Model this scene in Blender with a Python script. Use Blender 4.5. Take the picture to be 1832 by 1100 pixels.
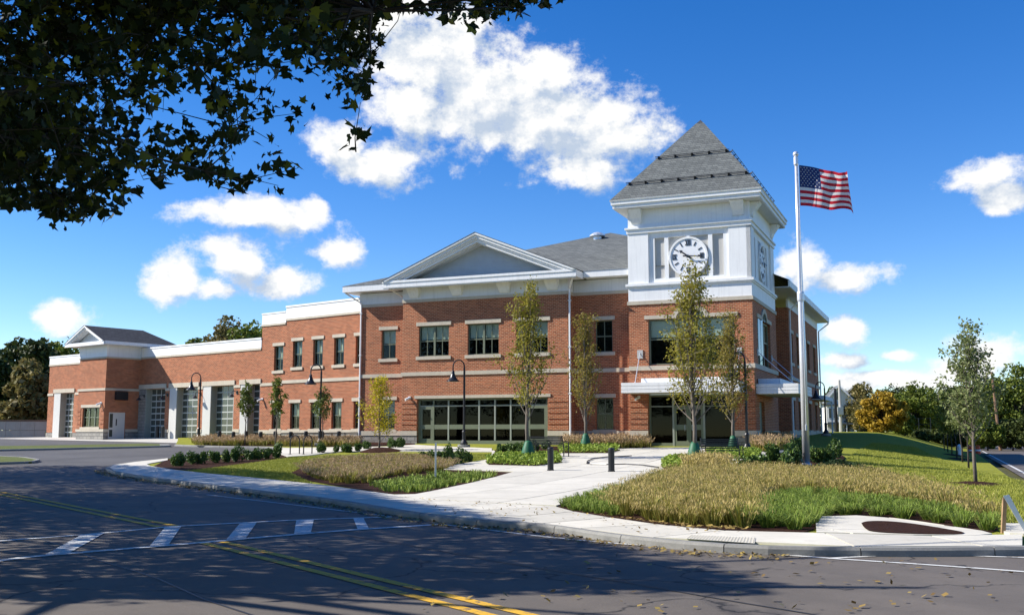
import bpy, bmesh, math, random
import numpy as np
from mathutils import Vector, Matrix

for o in list(bpy.data.objects): bpy.data.objects.remove(o, do_unlink=True)
scene = bpy.context.scene
COL = scene.collection
rad = math.radians

# ------------------------------------------------------------------ camera
EYE = 1.65
FOC = 1828.0                                  # focal length in pixels of the 1832 x 1100 photograph
TILT = math.atan(225 / 1828.0)
cam_d = bpy.data.cameras.new('camera')
cam_d.sensor_fit = 'HORIZONTAL'; cam_d.sensor_width = 36.0
cam_d.lens = 36.0 * FOC / 1832.0
cam_d.clip_start = 0.1; cam_d.clip_end = 6000
cam = bpy.data.objects.new('camera', cam_d); COL.objects.link(cam)
cam.location = (0, 0, EYE); cam.rotation_euler = (math.pi / 2 + TILT, 0, 0)
scene.camera = cam
scene.render.resolution_x = 1024; scene.render.resolution_y = 614

# ------------------------------------------------------------------ exposure
vs = scene.view_settings
vs.view_transform = 'Standard'; vs.look = 'None'; vs.gamma = 1.0
vs.exposure = 0.72
try: vs.use_curve_mapping = False
except Exception: pass

# ------------------------------------------------------------------ sun
SUN_EL = rad(37); SUN_AZ = (-0.998, 0.05)    # horizontal direction towards the sun
sd = Vector((SUN_AZ[0] * math.cos(SUN_EL), SUN_AZ[1] * math.cos(SUN_EL), math.sin(SUN_EL))).normalized()
sun_d = bpy.data.lights.new('sun', 'SUN'); sun_d.energy = 5.0; sun_d.angle = rad(0.53); sun_d.color = (1.0, 0.95, 0.87)
sun = bpy.data.objects.new('sun', sun_d); COL.objects.link(sun)
sun.rotation_euler = sd.to_track_quat('Z', 'Y').to_euler(); sun.location = (-60, 0, 60)

# ------------------------------------------------------------------ pixel helpers (reading positions off the photograph)
R_ = np.array([1.0, 0, 0]); F_ = np.array([0, math.cos(TILT), math.sin(TILT)]); U_ = np.array([0, -math.sin(TILT), math.cos(TILT)])
def ray(px, py): return F_ + R_ * (px - 916) / FOC + U_ * (550 - py) / FOC
def proj(P):
    d = np.asarray(P, float) - np.array([0, 0, EYE]); f = d @ F_
    return 916 + FOC * (d @ R_) / f, 550 - FOC * (d @ U_) / f, f

# ------------------------------------------------------------------ world: sky and clouds
world = bpy.data.worlds.new('World'); scene.world = world; world.use_nodes = True
wn = world.node_tree.nodes; wl = world.node_tree.links; wn.clear()
def N(t, nodes=wn, **kw):
    n = nodes.new(t)
    for k, v in kw.items(): setattr(n, k, v)
    return n
def wmath(op, a, b=None, c=None, clamp=False):
    n = N('ShaderNodeMath', operation=op, use_clamp=clamp)
    for i, v in enumerate((a, b, c)):
        if v is None: continue
        if isinstance(v, (int, float)): n.inputs[i].default_value = v
        else: wl.new(v, n.inputs[i])
    return n.outputs[0]
def wvec(op, a, b=None):
    n = N('ShaderNodeVectorMath', operation=op)
    for i, v in enumerate((a, b)):
        if v is None: continue
        if isinstance(v, (tuple, list)): n.inputs[i].default_value = v
        else: wl.new(v, n.inputs[i])
    return n.outputs['Value'] if op in ('LENGTH', 'DOT_PRODUCT') else n.outputs[0]
sky = N('ShaderNodeTexSky', sky_type='NISHITA'); sky.sun_disc = False
sky.sun_elevation = SUN_EL; sky.sun_rotation = math.atan2(SUN_AZ[0], SUN_AZ[1])
sky.altitude = 1500; sky.air_density = 1.0; sky.dust_density = 0.05; sky.ozone_density = 2.0
tc = N('ShaderNodeTexCoord'); dirv = wvec('NORMALIZE', tc.outputs['Generated'])
sep = N('ShaderNodeSeparateXYZ'); wl.new(dirv, sep.inputs[0])
az = wmath('ARCTAN2', sep.outputs[0], sep.outputs[1]); el = wmath('ARCSINE', sep.outputs[2])
cmb = N('ShaderNodeCombineXYZ'); wl.new(az, cmb.inputs[0]); wl.new(el, cmb.inputs[1]); ae = cmb.outputs[0]
def azel(px, py):
    d = ray(px, py); d = d / np.linalg.norm(d); return math.atan2(d[0], d[1]), math.asin(d[2])
CLOUDS = [(760,110,120,90),(860,170,150,100),(960,150,90,60),(985,215,150,80),(1090,235,105,60),(1050,305,75,38),(715,200,80,55),(710,30,75,60),(830,40,60,30),
  (690,295,85,42),(610,265,60,42),(450,390,125,30),(545,380,35,26),(430,475,85,42),(300,500,60,32),(520,510,62,30),(375,522,50,16),(612,445,52,32),(505,447,22,14),
  (640,374,22,10),(118,565,64,30),(45,480,16,7),(675,480,22,10),(1775,318,75,34),(1800,360,50,30),(1500,498,100,27),(1415,470,55,40),(1495,600,55,26),(1500,642,58,15),
  (1615,628,36,9),(1785,622,70,22),(1590,672,130,16),(1740,645,60,20),(1520,682,60,14),(1010,78,14,10),(985,30,14,8),(95,640,60,10),(1600,588,22,7)]
def warpnoise(scale, detail, rough, off):
    mp = N('ShaderNodeMapping'); mp.inputs['Location'].default_value = off; wl.new(ae, mp.inputs[0]); mp.inputs['Scale'].default_value = (1, 1.25, 1)
    n = N('ShaderNodeTexNoise'); n.inputs['Scale'].default_value = scale; n.inputs['Detail'].default_value = detail; n.inputs['Roughness'].default_value = rough
    wl.new(mp.outputs[0], n.inputs['Vector']); return n
CLOUDS = [c for c in CLOUDS if c[2] > 25]
def blobfield(coord, clouds):
    acc = None
    for (cx, cy, rx, ry) in clouds:
        a, e = azel(cx, cy)
        p = wvec('SUBTRACT', coord, (a, e, 0)); p = wvec('MULTIPLY', p, (FOC / (rx * 1.25) * math.cos(e) ** 0.5, FOC / (ry * 1.35), 0))
        v = wmath('SUBTRACT', 1.0, wvec('LENGTH', p))
        acc = v if acc is None else wmath('SMOOTH_MAX', acc, v, 0.25)
    return acc
nw = warpnoise(9, 3, 0.5, (3, 1, 0))
wsub = wvec('SUBTRACT', nw.outputs['Color'], (0.5, 0.5, 0.5)); wsc = wvec('MULTIPLY', wsub, (0.075, 0.045, 0)); coord = wvec('ADD', ae, wsc)
bf = blobfield(coord, CLOUDS)
gen = warpnoise(3.2, 2, 0.55, (7, 2, 0))
genv = wmath('MULTIPLY_ADD', gen.outputs['Fac'], 5.0, -3.35)
outside = wmath('GREATER_THAN', wmath('MAXIMUM', wmath('ABSOLUTE', az), wmath('MULTIPLY_ADD', el, 1.0, 0.05)), 0.50)
bf = wmath('MAXIMUM', bf, wmath('MULTIPLY_ADD', outside, 4.0, wmath('SUBTRACT', genv, 4.0)))
bf2 = blobfield(wvec('ADD', coord, (-0.016, 0.022, 0)), [c for c in CLOUDS if c[2] >= 50])
fine = warpnoise(26, 8, 0.66, (0, 0, 0)); fine2 = warpnoise(26, 4, 0.66, (0.009, -0.012, 0))
dens = wmath('MULTIPLY_ADD', bf, 1.5, wmath('MULTIPLY_ADD', fine.outputs['Fac'], 2.6, -1.42))
mr = N('ShaderNodeMapRange', interpolation_type='SMOOTHSTEP'); mr.inputs['From Min'].default_value = 0.0; mr.inputs['From Max'].default_value = 0.80
wl.new(dens, mr.inputs['Value'])
mask = wmath('MULTIPLY', mr.outputs[0], wmath('GREATER_THAN', el, 0.0))
relief = wmath('SUBTRACT', fine.outputs['Fac'], fine2.outputs['Fac'])
lit = wmath('MINIMUM', wmath('MAXIMUM', wmath('SUBTRACT', bf, bf2), -0.45), 0.5)
shade = wmath('MULTIPLY_ADD', relief, 1.7, wmath('MULTIPLY_ADD', lit, 0.85, 0.74))
thick = N('ShaderNodeMapRange'); thick.inputs['From Min'].default_value = 0.55; thick.inputs['From Max'].default_value = 1.5
thick.inputs['To Min'].default_value = 0.0; thick.inputs['To Max'].default_value = 0.10; wl.new(dens, thick.inputs['Value'])
shade = wmath('MAXIMUM', wmath('MINIMUM', wmath('SUBTRACT', shade, thick.outputs[0]), 0.98), 0.42)
cr = N('ShaderNodeMix', data_type='RGBA'); cr.inputs['A'].default_value = (4.4, 5.2, 6.4, 1); cr.inputs['B'].default_value = (8.4, 8.4, 8.3, 1)
sm = N('ShaderNodeMapRange'); sm.inputs['From Min'].default_value = 0.42; sm.inputs['From Max'].default_value = 0.90; wl.new(shade, sm.inputs['Value']); wl.new(sm.outputs[0], cr.inputs['Factor'])
hs = N('ShaderNodeHueSaturation'); hs.inputs['Saturation'].default_value = 1.40; hs.inputs['Value'].default_value = 1.50; hs.inputs['Hue'].default_value = 0.512; wl.new(sky.outputs[0], hs.inputs['Color'])
mx = N('ShaderNodeMix', data_type='RGBA'); wl.new(mask, mx.inputs['Factor']); wl.new(hs.outputs[0], mx.inputs['A']); wl.new(cr.outputs['Result'], mx.inputs['B'])
bg = N('ShaderNodeBackground'); bg.inputs['Strength'].default_value = 0.075; wl.new(mx.outputs['Result'], bg.inputs['Color'])
world.cycles.sampling_method = 'MANUAL'; world.cycles.sample_map_resolution = 256
wo = N('ShaderNodeOutputWorld'); wl.new(bg.outputs[0], wo.inputs['Surface'])

# ------------------------------------------------------------------ terrain
ND = (0.805, 0.593)                            # across the main road, away from the camera
def softplus(t, k): return k * math.log1p(math.exp(max(-40, min(40, t / k)))) if t / k < 40 else t
def sstep(a, b, t):
    t = max(0.0, min(1.0, (t - a) / (b - a))); return t * t * (3 - 2 * t)
def road_m(x, y): return x * ND[0] + y * ND[1] - 10.2
def side_e(x, y): return (x - 17.8) * -0.9205 + (y - 35.8) * 0.3907
def zb(x, y):
    r = 0.027 * (softplus(y - 38, 3.0) - softplus(y - 84, 6.0))
    g = 0.03 * softplus(road_m(x, y) - 9, 2.0); g = 0.40 * (1 - math.exp(-g / 0.40)) * 1.12
    return (r + g) * sstep(0.3, 8.5, side_e(x, y))
def zs(x, y): return zb(x, y) + 0.15
def G(px, py, dz=0.15):
    d = ray(px, py); lo, hi = 4.0, 400.0
    f = lambda t: EYE + d[2] * t - zb(d[0] * t, d[1] * t) - dz
    t = lo; step = 0.5; prev = lo
    while t < hi and f(t) > 0: prev = t; t += step; step *= 1.02
    a, b = prev, min(t, hi)
    for _ in range(40):
        m = (a + b) / 2
        if f(m) > 0: a = m
        else: b = m
    return (d[0] * b, d[1] * b)
def gz(px, py, dz=0.15):
    x, y = G(px, py, dz); return (x, y, zb(x, y) + dz)

# ------------------------------------------------------------------ materials
MATS = {}
class NT:
    def __init__(s, name):
        s.m = bpy.data.materials.new(name); s.m.use_nodes = True; s.n = s.m.node_tree.nodes; s.l = s.m.node_tree.links
        s.b = s.n['Principled BSDF']; MATS[name] = s.m
    def node(s, t, **kw):
        n = s.n.new(t)
        for k, v in kw.items(): setattr(n, k, v)
        return n
    def math(s, op, a, b=None, c=None, clamp=False):
        n = s.node('ShaderNodeMath', operation=op, use_clamp=clamp)
        for i, v in enumerate((a, b, c)):
            if v is None: continue
            if isinstance(v, (int, float)): n.inputs[i].default_value = v
            else: s.l.new(v, n.inputs[i])
        return n.outputs[0]
    def coord(s, which='Object', scale=(1, 1, 1)):
        t = s.node('ShaderNodeTexCoord'); mp = s.node('ShaderNodeMapping'); mp.inputs['Scale'].default_value = scale
        if which == 'World':
            g = s.node('ShaderNodeNewGeometry'); s.l.new(g.outputs['Position'], mp.inputs[0])
        else: s.l.new(t.outputs[which], mp.inputs[0])
        return mp.outputs[0]
    def noise(s, vec, scale, detail=4, rough=0.55):
        n = s.node('ShaderNodeTexNoise'); n.inputs['Scale'].default_value = scale; n.inputs['Detail'].default_value = detail; n.inputs['Roughness'].default_value = rough
        s.l.new(vec, n.inputs['Vector']); return n.outputs['Fac']
    def ramp(s, fac, stops):
        r = s.node('ShaderNodeValToRGB'); e = r.color_ramp.elements
        while len(e) > len(stops): e.remove(e[-1])
        while len(e) < len(stops): e.new(0.5)
        for i, (p, c) in enumerate(stops): e[i].position = p; e[i].color = (*c, 1)
        s.l.new(fac, r.inputs[0]); return r.outputs[0]
    def mix(s, fac, a, b, mode='MIX'):
        n = s.node('ShaderNodeMix', data_type='RGBA', blend_type=mode)
        for k, v in (('Factor', fac), ('A', a), ('B', b)):
            if isinstance(v, tuple): n.inputs[k].default_value = (*v, 1) if len(v) == 3 else v
            elif isinstance(v, (int, float)): n.inputs[k].default_value = v
            else: s.l.new(v, n.inputs[k])
        return n.outputs['Result']
    def bump(s, h, strength=0.3, dist=0.02):
        n = s.node('ShaderNodeBump'); n.inputs['Strength'].default_value = strength; n.inputs['Distance'].default_value = dist
        s.l.new(h, n.inputs['Height']); s.l.new(n.outputs[0], s.b.inputs['Normal'])
    def set(s, color=None, rough=None, metal=None, spec=None):
        for k, v in (('Base Color', color), ('Roughness', rough), ('Metallic', metal), ('Specular IOR Level', spec)):
            if v is None: continue
            if isinstance(v, tuple): s.b.inputs[k].default_value = (*v, 1)
            elif isinstance(v, (int, float)): s.b.inputs[k].default_value = v
            else: s.l.new(v, s.b.inputs[k])
        return s.m
def simple(name, c, rough=0.6, var=0.18, scale=3.0, metal=0.0, spec=0.4, bump=0.0, which='Object'):
    t = NT(name); v = t.coord(which); n = t.noise(v, scale, 5); n2 = t.noise(v, scale * 9, 3)
    f = t.math('ADD', t.math('MULTIPLY', n, 0.6), t.math('MULTIPLY', n2, 0.4))
    lo = tuple(x * (1 - var) for x in c); hi = tuple(min(1, x * (1 + var)) for x in c)
    col = t.ramp(f, [(0.3, lo), (0.7, hi)])
    if name.startswith('white_') or name == 'limestone':            # faint rain streaks and grime
        sv = t.coord(which, (7, 7, 0.35)); st_ = t.noise(sv, 1.0, 4, 0.6)
        col = t.mix(t.ramp(st_, [(0.50, (0, 0, 0)), (0.74, (0.42,) * 3)]), col, tuple(x * 0.72 for x in c))
    if bump: t.bump(n2, bump, 0.01)
    return t.set(col, rough, metal, spec)
def wallvec(t):
    co = t.node('ShaderNodeTexCoord'); s = t.node('ShaderNodeSeparateXYZ'); t.l.new(co.outputs['Object'], s.inputs[0])
    c = t.node('ShaderNodeCombineXYZ'); t.l.new(t.math('ADD', s.outputs[0], s.outputs[1]), c.inputs[0]); t.l.new(s.outputs[2], c.inputs[1])
    return c.outputs[0], co.outputs['Object']
def brickmat(name, c1, c2, mortar, bw, rh, ms, var, rough=0.85, bump=0.5, offs=0.5):
    t = NT(name); v, ob = wallvec(t); b = t.node('ShaderNodeTexBrick')
    b.inputs['Color1'].default_value = (*c1, 1); b.inputs['Color2'].default_value = (*c2, 1); b.inputs['Mortar'].default_value = (*mortar, 1)
    b.inputs['Scale'].default_value = 1.0; b.inputs['Brick Width'].default_value = bw; b.inputs['Row Height'].default_value = rh
    b.inputs['Mortar Size'].default_value = ms; b.inputs['Mortar Smooth'].default_value = 0.1; b.inputs['Bias'].default_value = 0.0; b.offset = offs
    t.l.new(v, b.inputs['Vector'])
    n = t.noise(ob, 0.7, 5, 0.6); n3 = t.noise(ob, 14, 2)
    k = t.ramp(n, [(0.25, (1 - var,) * 3), (0.75, (1 + var * .6,) * 3)])
    col = t.mix(1.0, b.outputs['Color'], k, 'MULTIPLY')
    col = t.mix(0.25, col, t.ramp(n3, [(0.3, tuple(x * 0.5 for x in c1)), (0.7, tuple(min(1, x * 1.5) for x in c1))]))
    h = t.math('SUBTRACT', 1.0, b.outputs['Fac']); t.bump(h, bump, 0.012)
    return t.set(col, rough, 0, 0.25)
brickmat('brick', (0.43, 0.125, 0.052), (0.15, 0.036, 0.017), (0.48, 0.34, 0.21), 0.25, 0.090, 0.012, 0.20)
brickmat('stone_base', (0.32, 0.30, 0.26), (0.22, 0.21, 0.19), (0.12, 0.11, 0.10), 0.52, 0.24, 0.022, 0.2, bump=1.0)
brickmat('shingle', (0.155, 0.165, 0.158), (0.085, 0.092, 0.092), (0.04, 0.044, 0.045), 0.33, 0.15, 0.012, 0.18, rough=0.92, bump=0.6)
brickmat('shingle_dark', (0.065, 0.068, 0.075), (0.04, 0.042, 0.05), (0.02, 0.02, 0.022), 0.33, 0.15, 0.012, 0.18, rough=0.92, bump=0.6)
simple('limestone', (0.50, 0.44, 0.34), 0.8, 0.12, 1.5, bump=0.15)
simple('white_trim', (0.80, 0.80, 0.78), 0.5, 0.05, 1.2)
simple('white_side', (0.70, 0.715, 0.72), 0.55, 0.05, 1.2)
simple('grey_panel', (0.46, 0.45, 0.42), 0.6, 0.06, 1.5)
simple('siding', (0.54, 0.56, 0.57), 0.6, 0.08, 2)
simple('olive_frame', (0.155, 0.175, 0.115), 0.45, 0.08, 2, spec=0.4)
simple('white_sash', (0.29, 0.31, 0.26), 0.45, 0.06, 2)
simple('bay_frame', (0.42, 0.44, 0.40), 0.45, 0.06, 2)
simple('door_grey', (0.55, 0.55, 0.52), 0.45, 0.05, 2)
simple('bay_panel', (0.30, 0.33, 0.29), 0.5, 0.08, 2)
simple('bay_white', (0.54, 0.53, 0.49), 0.6, 0.05, 1)
simple('black_metal', (0.012, 0.012, 0.014), 0.38, 0.2, 4, spec=0.5)
simple('aluminium', (0.72, 0.73, 0.75), 0.38, 0.06, 2, metal=0.55)
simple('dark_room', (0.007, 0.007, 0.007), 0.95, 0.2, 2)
simple('blind', (0.62, 0.68, 0.58), 0.8, 0.06, 2)
simple('clock_white', (0.80, 0.80, 0.80), 0.5, 0.03, 2)
simple('wood', (0.34, 0.22, 0.12), 0.8, 0.3, 6)
simple('pole_wood', (0.22, 0.13, 0.075), 0.85, 0.3, 4)
simple('bark_grey', (0.16, 0.135, 0.11), 0.9, 0.35, 9, bump=0.5)
simple('bark_dark', (0.05, 0.042, 0.035), 0.9, 0.35, 9, bump=0.5)
simple('bag_green', (0.018, 0.11, 0.05), 0.55, 0.3, 6, bump=0.3)
simple('orange_plastic', (0.75, 0.10, 0.03), 0.5, 0.1, 4)
simple('cream_siding', (0.74, 0.72, 0.63), 0.7, 0.08, 2)
simple('concrete_kerb', (0.23, 0.225, 0.21), 0.85, 0.2, 3, bump=0.3)
simple('tar', (0.022, 0.021, 0.021), 0.55, 0.3, 6)
simple('fixture_black', (0.02, 0.02, 0.022), 0.3, 0.2, 4)

def concrete(name, c, joint=False):
    t = NT(name); v = t.coord('World'); n = t.noise(v, 0.9, 6, 0.6); n2 = t.noise(v, 30, 3); n3 = t.noise(v, 4, 5, 0.7)
    col = t.ramp(n, [(0.25, tuple(x * 0.84 for x in c)), (0.75, tuple(min(1, x * 1.07) for x in c))])
    col = t.mix(t.ramp(n3, [(0.50, (0, 0, 0)), (0.70, (0.5,) * 3)]), col, tuple(x * 0.70 for x in c))
    oi = t.node('ShaderNodeObjectInfo'); k = t.math('MULTIPLY_ADD', oi.outputs['Random'], 0.20, 0.86)
    kk = t.node('ShaderNodeCombineColor'); [t.l.new(k, kk.inputs[i]) for i in range(3)]
    col = t.mix(1.0, col, kk.outputs[0], 'MULTIPLY')
    t.bump(n2, 0.25, 0.006); return t.set(col, 0.85, 0, 0.3)
concrete('concrete', (0.62, 0.585, 0.50)); concrete('apron_concrete', (0.52, 0.50, 0.45))

def asphalt(name, c, lane=True):
    t = NT(name); v = t.coord('World'); n = t.noise(v, 0.35, 6, 0.65); n2 = t.noise(v, 55, 3, 0.7); n3 = t.noise(v, 6, 6, 0.7)
    col = t.ramp(n, [(0.3, tuple(x * 0.72 for x in c)), (0.7, tuple(x * 1.25 for x in c))])
    col = t.mix(t.ramp(n2, [(0.50, (0, 0, 0)), (0.72, (0.6,) * 3)]), col, (0.17, 0.15, 0.13))
    col = t.mix(t.ramp(n3, [(0.55, (0, 0, 0)), (0.75, (0.5,) * 3)]), col, tuple(x * 0.6 for x in c))
    if lane:
        mp = t.node('ShaderNodeMapping'); mp.inputs['Rotation'].default_value = (0, 0, math.atan2(0.805, 0.593)); t.l.new(v, mp.inputs[0])
        mp2 = t.node('ShaderNodeMapping'); mp2.inputs['Scale'].default_value = (0.10, 2.2, 1); t.l.new(mp.outputs[0], mp2.inputs[0])
        st = t.noise(mp2.outputs[0], 1.0, 4, 0.6); col = t.mix(t.ramp(st, [(0.42, (0, 0, 0)), (0.68, (0.45,) * 3)]), col, (0.10, 0.088, 0.078))
        vo = t.node('ShaderNodeTexVoronoi', feature='DISTANCE_TO_EDGE'); vo.inputs['Scale'].default_value = 0.33
        wv = t.node('ShaderNodeVectorMath', operation='ADD'); t.l.new(v, wv.inputs[0])
        nn = t.node('ShaderNodeTexNoise'); nn.inputs['Scale'].default_value = 1.2; nn.inputs['Detail'].default_value = 5; t.l.new(v, nn.inputs['Vector']); t.l.new(nn.outputs['Color'], wv.inputs[1])
        t.l.new(wv.outputs[0], vo.inputs['Vector'])
        ck = t.ramp(vo.outputs['Distance'], [(0.0, (0.9,) * 3), (0.010, (0, 0, 0))]); gate = t.math('GREATER_THAN', t.noise(v, 0.12, 2), 0.46)
        ckf = t.node('ShaderNodeSeparateColor'); t.l.new(ck, ckf.inputs[0])
        col = t.mix(t.math('MULTIPLY', ckf.outputs[0], gate), col, (0.012, 0.012, 0.013))
    t.bump(n2, 0.5, 0.008); return t.set(col, 0.8, 0, 0.35)
asphalt('asphalt', (0.125, 0.107, 0.091)); asphalt('asphalt_lot', (0.085, 0.083, 0.082), False)
def paint(name, c):
    t = NT(name); v = t.coord('World'); n = t.noise(v, 7, 7, 0.75); n2 = t.noise(v, 50, 2)
    col = t.ramp(n, [(0.36, (0.10, 0.09, 0.085)), (0.47, c)]); t.bump(n2, 0.3, 0.005); return t.set(col, 0.75, 0, 0.3)
paint('white_paint', (0.60, 0.60, 0.58)); paint('yellow_paint', (0.66, 0.38, 0.035))
def soil(name, a, b, sc):
    t = NT(name); v = t.coord('World'); n = t.noise(v, sc, 6, 0.7); n2 = t.noise(v, sc * 6, 4, 0.7)
    t.bump(n2, 1.0, 0.05); return t.set(t.mix(0.5, t.ramp(n, [(0.3, a), (0.7, b)]), t.ramp(n2, [(0.3, a), (0.7, b)])), 0.95, 0, 0.1)
soil('mulch', (0.020, 0.010, 0.007), (0.085, 0.038, 0.024), 9)
soil('lawn_soil', (0.18, 0.195, 0.022), (0.30, 0.30, 0.045), 1.3)
soil('lawn_far', (0.075, 0.10, 0.03), (0.15, 0.165, 0.06), 0.7)
soil('ground_dirt', (0.06, 0.07, 0.03), (0.12, 0.11, 0.06), 0.4)
def leafmat(name, cols, trans=0.25, rough=0.6):
    t = NT(name); g = t.node('ShaderNodeNewGeometry'); n = t.noise(t.coord('World'), 0.9, 3)
    f = t.math('ADD', t.math('MULTIPLY', g.outputs['Random Per Island'], 0.7), t.math('MULTIPLY', n, 0.3))
    k = len(cols); col = t.ramp(f, [(0.1 + 0.8 * i / max(1, k - 1), c) for i, c in enumerate(cols)])
    t.set(col, rough, 0, 0.25)
    if trans:
        tr = t.node('ShaderNodeBsdfTranslucent'); t.l.new(col, tr.inputs[0]); mxs = t.node('ShaderNodeMixShader'); mxs.inputs[0].default_value = trans
        t.l.new(t.b.outputs[0], mxs.inputs[1]); t.l.new(tr.outputs[0], mxs.inputs[2]); t.l.new(mxs.outputs[0], t.n['Material Output'].inputs[0])
    return t.m
leafmat('leaf_maple', [(0.012, 0.022, 0.006), (0.02, 0.035, 0.008), (0.022, 0.034, 0.007), (0.03, 0.045, 0.01), (0.24, 0.25, 0.02)], 0.16)  # last colour paints a few random leaves as if sunlit
leafmat('leaf_columnar', [(0.16, 0.16, 0.02), (0.29, 0.27, 0.035), (0.40, 0.32, 0.06)], 0.4)
leafmat('leaf_olive', [(0.16, 0.145, 0.022), (0.27, 0.23, 0.04), (0.34, 0.24, 0.07)], 0.4)
leafmat('leaf_yellow', [(0.26, 0.27, 0.02), (0.50, 0.42, 0.025), (0.60, 0.46, 0.03)], 0.4)
leafmat('leaf_young', [(0.06, 0.10, 0.02), (0.13, 0.17, 0.03), (0.20, 0.22, 0.05)], 0.25)
leafmat('leaf_silver', [(0.12, 0.16, 0.05), (0.22, 0.26, 0.09), (0.36, 0.38, 0.18)], 0.4)
leafmat('leaf_dark', [(0.022, 0.034, 0.008), (0.055, 0.075, 0.016), (0.11, 0.13, 0.028)], 0.15)
leafmat('leaf_green', [(0.06, 0.085, 0.012), (0.13, 0.17, 0.022), (0.22, 0.25, 0.04)], 0.25)
leafmat('leaf_orange', [(0.26, 0.17, 0.02), (0.42, 0.27, 0.025), (0.50, 0.36, 0.05)], 0.35)
leafmat('leaf_brownish', [(0.10, 0.10, 0.03), (0.20, 0.17, 0.05), (0.28, 0.22, 0.09)], 0.25)
leafmat('leaf_shrub', [(0.03, 0.065, 0.014), (0.07, 0.125, 0.025), (0.14, 0.21, 0.045)], 0.15, 0.45)
leafmat('leaf_groundcover', [(0.12, 0.19, 0.02), (0.24, 0.33, 0.04), (0.34, 0.42, 0.07)], 0.25)
leafmat('leaf_juniper', [(0.012, 0.028, 0.010), (0.025, 0.05, 0.016), (0.05, 0.075, 0.02)], 0.1)
leafmat('blade_tan', [(0.30, 0.24, 0.06), (0.48, 0.37, 0.13), (0.62, 0.48, 0.21)], 0.3)
leafmat('blade_tangreen', [(0.15, 0.18, 0.025), (0.29, 0.27, 0.05), (0.44, 0.35, 0.11)], 0.3)
leafmat('blade_rose', [(0.28, 0.19, 0.09), (0.40, 0.28, 0.15), (0.50, 0.36, 0.22)], 0.3)
leafmat('blade_green', [(0.09, 0.15, 0.02), (0.20, 0.29, 0.04), (0.36, 0.42, 0.10)], 0.25)
leafmat('blade_lawn', [(0.19, 0.22, 0.024), (0.30, 0.32, 0.045), (0.40, 0.39, 0.09)], 0.25)
leafmat('leaf_litter', [(0.10, 0.06, 0.02), (0.25, 0.17, 0.05), (0.40, 0.30, 0.08)], 0.0)
t = NT('glass'); t.n.remove(t.b)
gl = t.node('ShaderNodeBsdfGlossy'); gl.inputs['Roughness'].default_value = 0.015; gl.inputs['Color'].default_value = (0.85, 0.92, 0.9, 1)
tr = t.node('ShaderNodeBsdfTransparent'); tr.inputs[0].default_value = (0.85, 0.88, 0.85, 1)
lw = t.node('ShaderNodeLayerWeight'); lw.inputs[0].default_value = 0.5; ms = t.node('ShaderNodeMixShader')
t.l.new(t.math('MULTIPLY_ADD', t.math('POWER', lw.outputs['Facing'], 4.0), 0.6, 0.014), ms.inputs[0]); t.l.new(tr.outputs[0], ms.inputs[1]); t.l.new(gl.outputs[0], ms.inputs[2])
t.l.new(ms.outputs[0], t.n['Material Output'].inputs[0])
t = NT('dark_glass'); t.n.remove(t.b)
gl = t.node('ShaderNodeBsdfGlossy'); gl.inputs['Roughness'].default_value = 0.015; gl.inputs['Color'].default_value = (0.75, 0.8, 0.78, 1)
tr = t.node('ShaderNodeBsdfTransparent'); tr.inputs[0].default_value = (0.16, 0.17, 0.16, 1)
lw = t.node('ShaderNodeLayerWeight'); lw.inputs[0].default_value = 0.5; ms = t.node('ShaderNodeMixShader')
t.l.new(t.math('MULTIPLY_ADD', t.math('POWER', lw.outputs['Facing'], 4.0), 0.6, 0.014), ms.inputs[0]); t.l.new(tr.outputs[0], ms.inputs[1]); t.l.new(gl.outputs[0], ms.inputs[2])
t.l.new(ms.outputs[0], t.n['Material Output'].inputs[0])
t = NT('bay_glass'); t.set((0.055, 0.065, 0.055), 0.12, 0, 0.6)

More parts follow.
